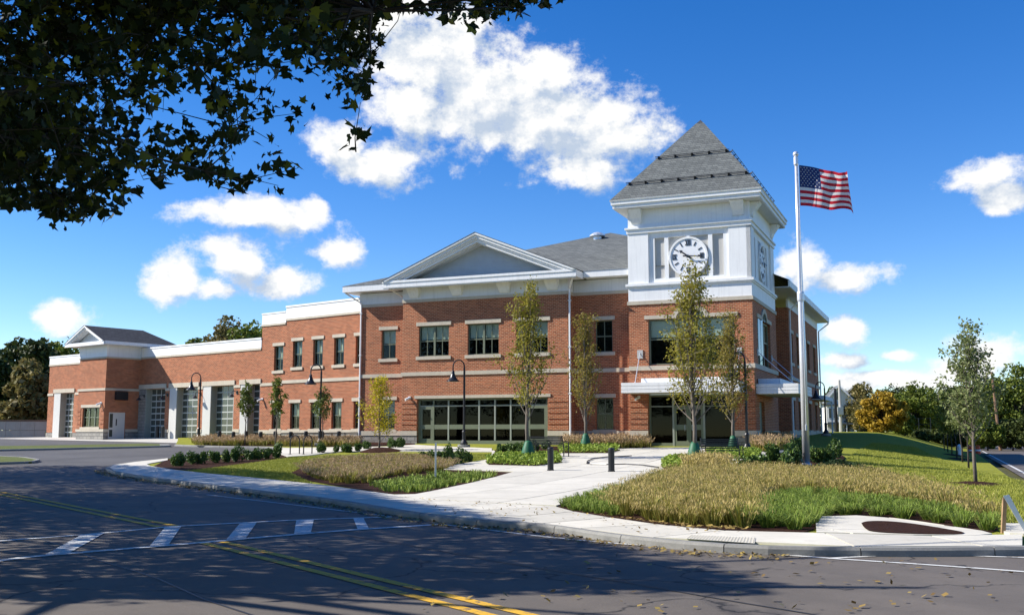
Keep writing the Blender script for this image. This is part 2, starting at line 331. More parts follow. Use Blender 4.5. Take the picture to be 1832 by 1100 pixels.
# ------------------------------------------------------------------ mesh builder
class MB:
    def __init__(s): s.v = []; s.f = []; s.mi = []; s.cur = 0
    def add(s, vs, fs):
        b = len(s.v); s.v += [tuple(map(float, p)) for p in vs]
        for f in fs: s.f.append(tuple(b + i for i in f)); s.mi.append(s.cur)
        return s
    def box(s, x0, x1, y0, y1, z0, z1):
        return s.add([(x0,y0,z0),(x1,y0,z0),(x1,y1,z0),(x0,y1,z0),(x0,y0,z1),(x1,y0,z1),(x1,y1,z1),(x0,y1,z1)],
                     [(0,3,2,1),(4,5,6,7),(0,1,5,4),(1,2,6,5),(2,3,7,6),(3,0,4,7)])
    def quad(s, a, b, c, d): return s.add([a, b, c, d], [(0, 1, 2, 3)])
    def tri(s, a, b, c): return s.add([a, b, c], [(0, 1, 2)])
    def prism(s, poly, fn, d0, d1):
        n = len(poly); vs = [fn(u, v, d0) for u, v in poly] + [fn(u, v, d1) for u, v in poly]
        return s.add(vs, [tuple(range(n - 1, -1, -1)), tuple(range(n, 2 * n))] + [(i, (i + 1) % n, n + (i + 1) % n, n + i) for i in range(n)])
    def tube(s, pts, r, seg=8, cap=True):
        pts = [Vector(p) for p in pts]; rs = r if isinstance(r, (list, tuple)) else [r] * len(pts); rings = []
        prev = None
        for i, p in enumerate(pts):
            d = (pts[min(i + 1, len(pts) - 1)] - pts[max(i - 1, 0)]).normalized()
            if prev is None:
                a = Vector((0, 0, 1)) if abs(d.z) < 0.9 else Vector((1, 0, 0)); u = d.cross(a).normalized()
            else: u = (prev - d * prev.dot(d)).normalized()
            prev = u; w = d.cross(u)
            rings.append([p + (u * math.cos(2 * math.pi * k / seg) + w * math.sin(2 * math.pi * k / seg)) * rs[i] for k in range(seg)])
        vs = [q for rg in rings for q in rg]; fs = []
        for i in range(len(pts) - 1):
            for k in range(seg): fs.append((i * seg + k, i * seg + (k + 1) % seg, (i + 1) * seg + (k + 1) % seg, (i + 1) * seg + k))
        if cap: fs.append(tuple(range(seg - 1, -1, -1))); fs.append(tuple((len(pts) - 1) * seg + k for k in range(seg)))
        return s.add(vs, fs)
    def lathe(s, prof, seg=14, c=(0, 0, 0)):
        vs = []; fs = []
        for r, z in prof:
            for k in range(seg): a = 2 * math.pi * k / seg; vs.append((c[0] + r * math.cos(a), c[1] + r * math.sin(a), c[2] + z))
        n = len(prof)
        for i in range(n - 1):
            for k in range(seg): fs.append((i * seg + k, i * seg + (k + 1) % seg, (i + 1) * seg + (k + 1) % seg, (i + 1) * seg + k))
        fs.append(tuple(range(seg - 1, -1, -1))); fs.append(tuple((n - 1) * seg + k for k in range(seg)))
        return s.add(vs, fs)
    def mesh(s, name, mats, smooth=False):
        me = bpy.data.meshes.new(name); me.from_pydata(s.v, [], s.f)
        for m in ([mats] if isinstance(mats, str) else mats): me.materials.append(MATS[m])
        if not isinstance(mats, str): me.polygons.foreach_set('material_index', s.mi)
        if smooth: me.polygons.foreach_set('use_smooth', [True] * len(s.f))
        me.update(); return me
    def build(s, name, mats, parent=None, loc=(0, 0, 0), rz=0.0, smooth=False):
        return link(name, s.mesh(name, mats, smooth), parent, loc, rz)
def link(name, me, parent=None, loc=(0, 0, 0), rz=0.0):
    o = bpy.data.objects.new(name, me); COL.objects.link(o); o.location = loc; o.rotation_euler = (0, 0, rz)
    if parent is not None: o.parent = parent
    return o
def tag(o, label=None, cat=None, group=None, kind=None):
    if label: o['label'] = label
    if cat: o['category'] = cat
    if group: o['group'] = group
    if kind: o['kind'] = kind
    return o
def empty(name, loc=(0, 0, 0), rz=0.0):
    o = link(name, None, None, loc, rz); o.empty_display_size = 0.3; return o
def npmesh(name, V, nper, mat, quads=True):
    """V: (n*nper,3) array, every nper vertices are one face."""
    V = np.ascontiguousarray(V, dtype=np.float32); nv = len(V); nf = nv // nper
    me = bpy.data.meshes.new(name); me.vertices.add(nv); me.vertices.foreach_set('co', V.ravel())
    me.loops.add(nv); me.loops.foreach_set('vertex_index', np.arange(nv, dtype=np.int32))
    me.polygons.add(nf); me.polygons.foreach_set('loop_start', np.arange(0, nv, nper, dtype=np.int32))
    try: me.polygons.foreach_set('loop_total', np.full(nf, nper, dtype=np.int32))
    except Exception: pass
    me.materials.append(MATS[mat]); me.update(calc_edges=True); return me
def stripmesh(name, V, mat):
    """V: (n,5,3) base pair, middle pair, tip -> three connected triangles per blade"""
    n = len(V); me = bpy.data.meshes.new(name); me.vertices.add(n * 5); me.vertices.foreach_set('co', np.ascontiguousarray(V, np.float32).ravel())
    idx = (np.array([0, 1, 2, 0, 2, 4, 4, 2, 3], np.int32)[None, :] + (np.arange(n, dtype=np.int32) * 5)[:, None]).ravel()
    me.loops.add(n * 9); me.loops.foreach_set('vertex_index', idx); me.polygons.add(n * 3); me.polygons.foreach_set('loop_start', np.arange(0, n * 9, 3, dtype=np.int32))
    me.materials.append(MATS[mat]); me.update(calc_edges=True); return me
ORD = ['first', 'second', 'third', 'fourth', 'fifth', 'sixth', 'seventh', 'eighth', 'ninth', 'tenth', 'eleventh', 'twelfth', 'thirteenth', 'fourteenth', 'fifteenth', 'sixteenth']

# ------------------------------------------------------------------ setting: ground, roads, pavements
def drape(name, poly, mat, dz, step=1.5, zf=zb, parent=None, skirt=0.0):
    bm = bmesh.new(); f = bm.faces.new([bm.verts.new((x, y, 0)) for x, y in poly])
    xs = [p[0] for p in poly]; ys = [p[1] for p in poly]
    for a, lo, hi in ((0, min(xs), max(xs)), (1, min(ys), max(ys))):
        k = math.ceil(lo / step) * step
        while k < hi:
            co = [0, 0, 0]; co[a] = k; no = [0, 0, 0]; no[a] = 1
            bmesh.ops.bisect_plane(bm, geom=bm.verts[:] + bm.edges[:] + bm.faces[:], plane_co=co, plane_no=no); k += step
    bmesh.ops.recalc_face_normals(bm, faces=bm.faces[:])
    if sum(fc.normal.z for fc in bm.faces) < 0: bmesh.ops.reverse_faces(bm, faces=bm.faces[:])
    for v in bm.verts: v.co.z = zf(v.co.x, v.co.y) + dz
    if skirt:
        be = [e for e in bm.edges if e.is_boundary]
        r = bmesh.ops.extrude_edge_only(bm, edges=be)
        for v in [g for g in r['geom'] if isinstance(g, bmesh.types.BMVert)]: v.co.z -= skirt
    bmesh.ops.triangulate(bm, faces=bm.faces[:])
    me = bpy.data.meshes.new(name); bm.to_mesh(me); bm.free(); me.materials.append(MATS[mat])
    return link(name, me, parent)
def pxpoly(pts, dz=0.15): return [G(x, y, dz) for x, y in pts]
def resample(pts, step):
    out = [pts[0]]; acc = 0.0
    P = [Vector(p) for p in pts]; L = [0]
    for a, b in zip(P, P[1:]): L.append(L[-1] + (b - a).length)
    n = max(1, round(L[-1] / step)); res = []
    for i in range(n + 1):
        d = L[-1] * i / n; j = 0
        while j < len(P) - 2 and L[j + 1] < d: j += 1
        t = (d - L[j]) / max(1e-6, L[j + 1] - L[j]); res.append(P[j].lerp(P[j + 1], t))
    return res
def smooth2(pts, it=2):
    P = [Vector(p) for p in pts]
    for _ in range(it):
        Q = [P[0]]
        for a, b in zip(P, P[1:]): Q += [a.lerp(b, 0.25), a.lerp(b, 0.75)]
        Q.append(P[-1]); P = Q
    return P
def inpoly(x, y, poly):
    c = False; j = len(poly) - 1
    for i in range(len(poly)):
        xi, yi = poly[i][0], poly[i][1]; xj, yj = poly[j][0], poly[j][1]
        if (yi > y) != (yj > y) and x < (xj - xi) * (y - yi) / (yj - yi) + xi: c = not c
        j = i
    return c
def inpoly_np(X, Y, poly):
    c = np.zeros(len(X), bool); j = len(poly) - 1
    for i in range(len(poly)):
        xi, yi = poly[i][0], poly[i][1]; xj, yj = poly[j][0], poly[j][1]
        if abs(yj - yi) > 1e-9: c ^= ((yi > Y) != (yj > Y)) & (X < (xj - xi) * (Y - yi) / (yj - yi) + xi)
        j = i
    return c

# far ground sheet, out to the horizon
bm = bmesh.new()
gx = sorted(set([-3000, -1200, -500, -250] + list(range(-160, 161, 8)) + [250, 500, 1200, 3000])); gy = sorted(set([-400, -100] + list(range(-48, 169, 8)) + [250, 500, 1200, 3500]))
vv = [[bm.verts.new((x, y, zb(max(-160, min(160, x)), max(-48, min(168, y))) - 0.16)) for x in gx] for y in gy]
for j in range(len(gy) - 1):
    for i in range(len(gx) - 1): bm.faces.new((vv[j][i], vv[j][i + 1], vv[j + 1][i + 1], vv[j + 1][i]))
me = bpy.data.meshes.new('ground'); bm.to_mesh(me); bm.free(); me.materials.append(MATS['ground_dirt'])
tag(link('ground', me), kind='structure')
# roads
u = Vector((-0.593, 0.805)); nrm = Vector(ND)
def mr(s, m): p = u * s + nrm * (m + 10.2); return (p.x, p.y)
tag(drape('main_road', [mr(-30, -10.0), mr(-30, 14), (30, 4), (34, 20), (22, 30), (8, 36), (-6, 56), (-12, 66), (-55, 108), (-75, 112), mr(95, -10.0)], 'asphalt', 0.045, 2.0), kind='structure')
tag(drape('parking_lot', [(-19, 44), (-5, 52), (-10, 62), (-42, 98), (-62, 90), (-58, 66), (-34, 52)], 'asphalt_lot', 0.051, 2.0), kind='structure')
def se(s, e): return (17.8 + 0.3907 * s - 0.9205 * e, 35.8 + 0.9205 * s + 0.3907 * e)
tag(drape('side_street', [se(-20, 0.0), se(-20, -9.5), se(115, -9.5), se(115, 0.0)], 'asphalt', 0.049, 4.0), kind='structure')

# raised block of the site: lawn sheet with skirt
KERB = [(189,836),(196,842),(240,850),(340,863),(451,877),(592,893),(700,912),(800,926),(900,934),(980,939),(1070,954),(1217,970),(1363,979),(1560,981),(1700,981),(1831,979)]
kerb_main = smooth2([G(x, y) for x, y in KERB], 1) + [Vector(p) for p in ((8.0, 13.75), (9.3, 14.3), (10.2, 15.6), (10.9, 17.6), se(-15, 0.45), se(-5, 0.45), se(20, 0.45), se(60, 0.45), se(100, 0.45))]
BACK = [(189,836),(200,831),(240,825),(300,819),(400,813),(480,807),(516,803),(505,800),(466,798.5),(400,798),(330,796),(312,795)]
kerb_back = smooth2([G(x, y) for x, y in BACK], 1)
def inset(P, d, side=1):
    P = [Vector(p) for p in P]; out = []
    for i, p in enumerate(P):
        t_ = (P[min(i + 1, len(P) - 1)] - P[max(i - 1, 0)]).normalized(); out.append(tuple(p + Vector((-t_.y, t_.x)) * side * d))
    return out
site_poly = inset(kerb_main, 0.08) + [(30, 110), (0, 110), (-12, 75.5), (-26.2, 80.8)]
kb = inset(kerb_back, 0.08, -1)[1:]
site_poly = site_poly + [(-23.2, 71.5)] + kb[::-1]
tag(drape('lawn', site_poly, 'lawn_soil', 0.13, 1.5, skirt=0.3), kind='structure')

def kerb_line(name, pts, width=0.15, top=0.15, step=1.8, side=1, drop=None):
    root = empty(name, (pts[0][0], pts[0][1], zb(*pts[0]))); tag(root, kind='structure')
    P = resample(pts, step / 3); n = len(P)
    nor = []
    for i in range(n):
        d = (P[min(i + 1, n - 1)] - P[max(i - 1, 0)]).normalized(); nor.append(Vector((-d.y, d.x)) * side)
    i = 0
    while i < n - 1:
        j = min(i + 3, n - 1); mb = MB(); ring = []
        for k in range(i, j + 1):
            p = P[k]; q = p + nor[k] * width
            if k == i: sh = (P[i + 1] - p).normalized() * 0.008
            elif k == j: sh = (P[j - 1] - p).normalized() * 0.008
            else: sh = Vector((0, 0))
            p = p + sh; q = q + sh; z = zb(p.x, p.y); t_ = top
            if drop and drop[0] < p.x < drop[1]: t_ = 0.045
            ring.append([(p.x, p.y, z - 0.1), (p.x, p.y, z + t_ - 0.025), (p.x + nor[k].x * 0.025, p.y + nor[k].y * 0.025, z + t_ + 0.012), (q.x, q.y, z + t_ + 0.012), (q.x, q.y, z - 0.1)])
        vs = [v for r in ring for v in r]; fs = []
        for a in range(len(ring) - 1):
            for b in range(5): fs.append((a * 5 + b, a * 5 + (b + 1) % 5, (a + 1) * 5 + (b + 1) % 5, (a + 1) * 5 + b))
        fs += [(4, 3, 2, 1, 0), tuple((len(ring) - 1) * 5 + b for b in range(5))]
        o = mb.add(vs, fs).build('kerb_stone', 'concrete_kerb', root, (-root.location.x, -root.location.y, -root.location.z))
        bm = bmesh.new(); bm.from_mesh(o.data); bmesh.ops.recalc_face_normals(bm, faces=bm.faces[:]); bm.to_mesh(o.data); bm.free()
        i = j
    return root
kerb_line('street_kerb', [tuple(p) for p in kerb_main[:-4]], side=1)
kerb_line('driveway_kerb', [tuple(p) for p in kerb_back], side=-1)

def clip_half(poly, ax, ay, c):
    out = []
    for i in range(len(poly)):
        p, q = poly[i], poly[(i + 1) % len(poly)]; dp = p[0] * ax + p[1] * ay - c; dq = q[0] * ax + q[1] * ay - c
        if dp >= 0: out.append(p)
        if (dp >= 0) != (dq >= 0):
            t = dp / (dp - dq); out.append((p[0] + (q[0] - p[0]) * t, p[1] + (q[1] - p[1]) * t))
    return out
def area(p): return 0.5 * sum(p[i][0] * p[(i + 1) % len(p)][1] - p[(i + 1) % len(p)][0] * p[i][1] for i in range(len(p)))
def slab(root, poly, dz, mat='concrete', thick=0.10):
    if abs(area(poly)) < 0.02: return
    if area(poly) < 0: poly = poly[::-1]
    n = len(poly); rx, ry, rz_ = root.location
    jit = random.uniform(-0.002, 0.002)
    top = [(x - rx, y - ry, zs(x, y) + dz + jit - rz_) for x, y in poly]; bot = [(a, b, c - thick) for a, b, c in top]
    MB().add(top + bot, [tuple(range(n))] + [((i + 1) % n, i, n + i, n + (i + 1) % n) for i in range(n)]).build('slab', mat, root)
def slabs(name, poly, ang, sx, sy, dz=0.02, gap=0.018, mat='concrete', off=(0, 0)):
    x0, y0 = poly[0]; root = empty(name, (x0, y0, zs(x0, y0))); tag(root, kind='structure')
    ca, sa = math.cos(ang), math.sin(ang)
    us = [x * ca + y * sa - off[0] for x, y in poly]; ws = [-x * sa + y * ca - off[1] for x, y in poly]
    for i in range(math.floor(min(us) / sx), math.ceil(max(us) / sx)):
        for j in range(math.floor(min(ws) / sy), math.ceil(max(ws) / sy)):
            c = poly
            for ax, ay, k in ((ca, sa, i * sx + gap + off[0]), (-ca, -sa, -((i + 1) * sx - gap + off[0])), (-sa, ca, j * sy + gap + off[1]), (sa, -ca, -((j + 1) * sy - gap + off[1]))):
                c = clip_half(c, ax, ay, k)
                if len(c) < 3: break
            if len(c) >= 3: slab(root, c, dz, mat)
    return root
# street sidewalk: strips of slabs between the kerb and the planting
INNER = [(272,834),(323,842),(451,854),(566,866),(690,883),(760,893),(850,899),(930,903),(995,905),(1025,917),(1130,932),(1231,947),(1357,953),(1460,954),(1560,957),(1640,959.5),(1760,959.5),(1831,957)]
kin = resample(smooth2([G(x, y) for x, y in INNER], 1), 1.5)
kout_all = resample([tuple(p) for p in kerb_main[:32]], 0.25)
side = empty('sidewalk', (kin[0].x, kin[0].y, zs(*kin[0]))); tag(side, kind='structure')
def nearest_out(p):
    return min(kout_all, key=lambda q: (q - p).length)
outp = [nearest_out(p) for p in kin]
for i in range(len(kin) - 1):
    a, b, c, d = outp[i], outp[i + 1], kin[i + 1], kin[i]
    if (b - a).length < 0.1: continue
    na = (d - a).normalized() * 0.16; nb = (c - b).normalized() * 0.16
    ea = (b - a).normalized() * 0.018
    slab(side, [tuple(a + na + ea), tuple(b + nb - ea), tuple(c - ea), tuple(d + ea)], 0.014)
# rounded nose of the sidewalk at the driveway
nose = [tuple(p) for p in resample([tuple(q) for q in kerb_main[:7]], 1.2)]
nin = pxpoly([(272,834),(250,833),(262,829),(300,824)])
slab(side, [tuple(Vector(p)) for p in pxpoly([(197,836),(204,842),(240,848.5),(290,855),(318,842.5),(272,835),(262,830),(300,823),(300,820),(240,826.5),(204,832)])], 0.014)
# main path and plaza
PLAZA = pxpoly([(682,886),(743,884.5),(782,877),(921,843.5),(803,840),(770,838),(868,823),(880,812),(880,806),(1000,806),(1100,803),(1160,801),(1330,800),(1410,800),(1420,804),(1378,813),(1362,825),(1330,836),(1205,843),(995,905),(930,902.5),(850,898.5),(760,892.5)])
slabs('plaza', PLAZA, math.atan2(0.9205, 0.3907), 3.05, 2.1, 0.018, off=(0.4, 0.6))
WALK = pxpoly([(480,805.5),(505,801.5),(600,800),(690,799),(742,795.5),(800,799),(880,802),(880,808),(690,807),(600,808),(560,814),(515,817)])
slabs('front_walk', WALK, rad(-23), 1.6, 4.0, 0.02)
RAMPC = pxpoly([(1461,953.5),(1459,928),(1470,925),(1532,923),(1600,928),(1645,934),(1757,951),(1775,956),(1746,959),(1634,958),(1558,956)])
slabs('path_spur', RAMPC, 0.25, 2.2, 2.4, 0.020)
slabs('corner_walk', pxpoly([(1796,954),(1796,937),(1832,937),(1860,940),(1880,955),(1831,956)]), 0.1, 1.8, 2.0, 0.018)
tag(drape('bay_apron', [(-12, 64.5), (-14.0, 62.9), (-33, 77.5), (-44, 86.2), (-41, 90), (-27, 80)], 'apron_concrete', 0.060, 2.0), kind='structure')
tag(drape('mulch_island', [tuple(p) for p in smooth2(pxpoly([(1541,938),(1546,947),(1558,954),(1634,957.5),(1746,958.5),(1679,946),(1620,937),(1580,934),(1550,934.5),(1541,938)]), 2)][:-1], 'mulch', 0.18, 0.8), kind='structure')
# kerbed island in the lot and verge on the left
ISL = pxpoly([(-90,806),(0,804),(150,800.5),(306,796.5),(302,794.5),(255,792.5),(0,797),(-90,799)])
tag(drape('lot_island', inset(ISL[:4], 0.1) + ISL[4:], 'lawn_far', 0.14, 1.5, skirt=0.3), kind='structure'); kerb_line('island_kerb', ISL[:4] + [ISL[4]], side=1, width=0.55)
VRG = pxpoly([(-140,812),(0,815),(45,817),(74,821.5),(60,825),(0,827),(-120,829)])
tag(drape('left_verge', [VRG[0], VRG[1]] + inset(VRG[2:], 0.1, -1), 'lawn_far', 0.14, 1.5, skirt=0.3), kind='structure')
kerb_line('verge_kerb', [VRG[1], VRG[2], VRG[3], VRG[4], VRG[5], VRG[6]], side=-1)
NV = [mr(-30, -10.0), mr(-30, -40), mr(95, -40), mr(95, -10.0)]
tag(drape('near_verge', NV, 'lawn_far', 0.14, 4.0, skirt=0.3), kind='structure')
tag(drape('far_verge', [se(-20, -9.6), se(-20, -60), se(130, -60), se(130, -9.6)], 'lawn_far', 0.10, 5.0, skirt=0.3), kind='structure')

# painted markings (thin sheets 4-8 mm above the asphalt)
def stripe(name, pts, w, mat, dz=0.008, parent=None):
    P = resample(pts, 0.8); vs = []; fs = []
    for i, p in enumerate(P):
        d = (P[min(i + 1, len(P) - 1)] - P[max(i - 1, 0)]).normalized(); nn = Vector((-d.y, d.x)) * w / 2
        for q in (p + nn, p - nn): vs.append((q.x, q.y, zb(q.x, q.y) + dz + 0.045))
    for i in range(len(P) - 1): fs.append((2 * i + 1, 2 * i + 3, 2 * i + 2, 2 * i))
    o = MB().add(vs, fs).build(name, mat, parent)
    if parent is None: tag(o, kind='structure')
    return o
g0 = lambda x, y: G(x, y, 0.045)
for dx in (-0.15, 0.15):
    a = Vector(g0(-260, 835)); b = Vector(g0(302, 942)); nn = (b - a).normalized(); nn = Vector((-nn.y, nn.x)) * dx
    stripe('centre_line', [tuple(a + nn), tuple(Vector(g0(0, 882)) + nn), tuple(b + nn)], 0.13, 'yellow_paint')
    a = Vector(g0(372, 968)); b = Vector(g0(905, 1099)); c = b + (b - a).normalized() * 6
    stripe('centre_line', [tuple(a + nn), tuple(b + nn), tuple(c + nn)], 0.13, 'yellow_paint')
cw = empty('crosswalk', (*g0(400, 955), 0.0)); tag(cw, kind='structure')
def cst(pts, w): 
    o = stripe('crosswalk_bar', pts, w, 'white_paint', 0.009, cw); o.location = (-cw.location.x, -cw.location.y, 0)
TOPL = [(-40,971),(0,967.5),(150,957),(300,942.5),(450,934.5),(560,929),(700,925)]
BOTL = [(-40,1008),(0,1001),(150,988),(300,976),(450,963),(600,950),(790,938)]
cst([g0(*p) for p in TOPL], 0.17); cst([g0(*p) for p in BOTL], 0.19)
for t0, t1, b0, b1 in (((146,957),(188,953.5),(78,994),(124,989.5)), ((296,942.5),(325,941),(268,977),(302,974.5)), ((430,935.5),(460,934),(404,966.5),(440,963)), ((530,930.5),(562,929),(526,956.5),(556,953.5)), ((632,927.5),(650,926.5),(640,947.5),(660,946))):
    q = [g0(*t0), g0(*t1), g0(*b1), g0(*b0)]; rx, ry, _ = cw.location
    MB().add([(x - rx, y - ry, zb(x, y) + 0.056) for x, y in q], [(3, 2, 1, 0)]).build('crosswalk_bar', 'white_paint', cw)
stripe('edge_line', [g0(790, 938), g0(980, 961), g0(1090, 971.5), g0(1300, 985)], 0.10, 'white_paint')
stripe('edge_line', [g0(1300, 985), g0(1500, 1000), g0(1700, 1013), g0(1900, 1028)], 0.10, 'white_paint')
stripe('edge_line', [g0(1480, 999), g0(1640, 991), g0(1900, 1000)], 0.09, 'white_paint')
stripe('edge_line', [g0(370, 885), g0(500, 900), g0(640, 917), g0(700, 924)], 0.08, 'white_paint')
stripe('edge_line', [se(-4, -0.35), se(20, -0.35), se(100, -0.35)], 0.12, 'white_paint', 0.010)
for k in (-0.13, 0.13): stripe('centre_line', [se(-4, -4.6 + k), se(20, -4.6 + k), se(100, -4.6 + k)], 0.11, 'yellow_paint', 0.010)
def seam(pts, w, label=None):
    P = resample(pts, 0.5); ph = random.random() * 9
    Q = [p + Vector((math.sin(i * 0.9 + ph) * 0.03 + random.uniform(-.02, .02), math.cos(i * 0.7 + ph) * 0.03)) for i, p in enumerate(P)]
    return stripe('tar_seam', [tuple(q) for q in Q], w, 'tar', 0.005)
seam([mr(-6, -2.4), mr(10, -2.5), mr(30, -2.35), mr(60, -2.4)], 0.035); seam([mr(-6, -6.6), mr(12, -6.5), mr(34, -6.7)], 0.03)
# tactile ramp at the kerb
tr_root = drape('tactile_ramp', pxpoly([(1226,963.5),(1236,957),(1352,962),(1350,972)], 0.165), 'concrete', 0.170, 0.6); tag(tr_root, kind='structure')
mb = MB(); TP = pxpoly([(1226,963.5),(1236,957),(1352,962),(1350,972)], 0.165)
for i in range(22):
    for j in range(7):
        a = Vector(TP[0]).lerp(Vector(TP[3]), (i + .5) / 22); b = Vector(TP[1]).lerp(Vector(TP[2]), (i + .5) / 22); p = a.lerp(b, (j + .5) / 7)
        mb.lathe([(0.014, 0), (0.010, 0.004)], 6, (p.x, p.y, zb(p.x, p.y) + 0.172))
tag(mb.build('truncated_dome', 'concrete', tr_root), kind='stuff')

# mulch beds
BEDR = smooth2(pxpoly([(997,905),(1090,876),(1195,846),(1290,840),(1330,842),(1420,848),(1520,848),(1640,868),(1760,915),(1790,945),(1770,952),(1700,942),(1645,933),(1532,922),(1470,924),(1458,928),(1459,952),(1357,952),(1231,945.5),(1130,931),(1025,916),(997,905)]), 1)[:-1]
BEDR = [tuple(p) for p in BEDR]
BEDL = pxpoly([(545,858),(520,845),(560,826),(700,818),(790,822),(812,836),(803,840),(918,844),(782,876),(743,883.5),(690,882),(620,871)])
BEDS = pxpoly([(275,833),(300,821),(400,816),(480,810),(512,809),(512,818),(430,830),(340,841),(300,838)])
BEDG1 = pxpoly([(868,826),(874,832),(960,834),(1006,828),(996,817),(890,818)])
BEDG2 = pxpoly([(998,804),(1000,811),(1090,811),(1110,806),(1095,800),(1010,799)])
BEDG3 = pxpoly([(1182,834),(1188,840),(1260,842),(1275,836),(1262,824),(1200,824)])
BEDG4 = pxpoly([(1262,813),(1264,821),(1358,822),(1364,814),(1340,809),(1275,809)])
BEDSH = pxpoly([(1325,838),(1350,826),(1400,812),(1490,806),(1512,818),(1500,836),(1440,846),(1340,843)])
BEDM = pxpoly([(742,826),(770,818),(840,820),(850,831),(806,838),(770,834)])
BEDM2 = pxpoly([(884,806),(890,813),(950,815),(1010,810),(1015,800),(960,798)])
BEDW = pxpoly([(345,792),(352,797),(500,797.5),(640,799),(742,795),(742,789),(640,789),(500,787),(372,785)])
BEDE = pxpoly([(1008,800),(1012,803.5),(1160,800.5),(1158,792),(1020,791)])
BEDE2 = pxpoly([(1350,806),(1375,810),(1410,803),(1400,795),(1360,795)])
MY = G(680, 806)
for i, b in enumerate((BEDR, BEDL, BEDS, BEDG1, BEDG2, BEDG3, BEDG4, BEDSH, BEDM, BEDM2, BEDW, BEDE, BEDE2)):
    tag(drape('planting_bed', b, 'mulch', 0.148 if i in (0, 1, 2, 8, 10) else 0.178, 1.0), kind='structure')
def mound(c, r, h, name='mulch_mound'):
    mb = MB(); seg = 18; rings = 5; vs = []; fs = []
    for i in range(rings + 1):
        rr = r * (1 - i / rings); 
        for k in range(seg):
            a = 2 * math.pi * k / seg; q = rr * (1 + 0.10 * math.sin(3 * a + r)); x = c[0] + q * math.cos(a); y = c[1] + q * math.sin(a)
            vs.append((x, y, zs(x, y) - 0.02 + h * (1 - (1 - i / rings) ** 2) + random.uniform(-.01, .01)))
    for i in range(rings):
        for k in range(seg): fs.append((i * seg + k, i * seg + (k + 1) % seg, (i + 1) * seg + (k + 1) % seg, (i + 1) * seg + k))
    return tag(mb.add(vs, fs).build(name, 'mulch', smooth=True), kind='structure')
mound(G(680, 807), 1.15, 0.22); mound(G(1748, 866), 0.85, 0.10); mound(G(1722, 822), 0.8, 0.1); mound(G(1712, 815), 0.8, 0.1)

# ------------------------------------------------------------------ the fire station
AANG = rad(-23.0); PA = (12.8, 54.0)
ST = empty('fire_station', (PA[0], PA[1], 0.0), AANG)
tag(ST, 'long red brick fire station with white clock tower, gabled centre block and garage wing', 'building')
BANG = rad(-37.9); PB = (-9.55 * 1.012, 64.6 * 1.012)
dxB = PB[0] - PA[0]; dyB = PB[1] - PA[1]; ca, sa = math.cos(AANG), math.sin(AANG)
B_LOC = (dxB * ca + dyB * sa, -dxB * sa + dyB * ca, 0.0); B_RZ = BANG - AANG
FRA = ((0, 0, 0), 0.0); FRB = (B_LOC, B_RZ)
def bpart(mb, name, mat, fr=FRA, smooth=False, parent=None):
    if parent is not None: return mb.build(name, mat, parent, smooth=smooth)
    return mb.build(name, mat, ST, fr[0], fr[1], smooth)
def front(y0): return lambda u, v, d: (u, y0 + d, v)
def sideR(x0): return lambda u, v, d: (x0 - d, u, v)
def wallp(mb, u0, u1, v0, v1, holes, fn, depth=0.25):
    us = sorted(set([u0, u1] + [h[i] for h in holes for i in (0, 1)])); vs = sorted(set([v0, v1] + [h[i] for h in holes for i in (2, 3)]))
    us = [a for a in us if u0 - 1e-6 <= a <= u1 + 1e-6]; vs = [a for a in vs if v0 - 1e-6 <= a <= v1 + 1e-6]
    for a, b in zip(us, us[1:]):
        for c, d in zip(vs, vs[1:]):
            mu, mv = (a + b) / 2, (c + d) / 2
            if any(h[0] < mu < h[1] and h[2] < mv < h[3] for h in holes): continue
            mb.quad(fn(a, c, 0), fn(b, c, 0), fn(b, d, 0), fn(a, d, 0))
    for h in holes:
        a, b, c, d = h[:4]; dp = h[4] if len(h) > 4 else depth
        mb.quad(fn(a, c, 0), fn(a, d, 0), fn(a, d, dp), fn(a, c, dp)); mb.quad(fn(b, c, dp), fn(b, d, dp), fn(b, d, 0), fn(b, c, 0))
        mb.quad(fn(a, d, 0), fn(b, d, 0), fn(b, d, dp), fn(a, d, dp)); mb.quad(fn(a, c, dp), fn(b, c, dp), fn(b, c, 0), fn(a, c, 0))
def place(fr, fn, u, v):
    """local location and rotation of a piece whose x runs along u and y into the wall"""
    p = fn(u, v, 0); q = fn(u + 1, v, 0); rz = math.atan2(q[1] - p[1], q[0] - p[0])
    c, s_ = math.cos(fr[1]), math.sin(fr[1]); L = fr[0]
    return (L[0] + p[0] * c - p[1] * s_, L[1] + p[0] * s_ + p[1] * c, p[2]), fr[1] + rz
MC = {}
def cached(key, make):
    if key not in MC: MC[key] = make()
    return MC[key]
def bars_mesh(key, bars, mat):
    def mk():
        mb = MB()
        for b in bars: mb.box(*b)
        return mb.mesh(key[0], mat)
    return cached(key, mk)
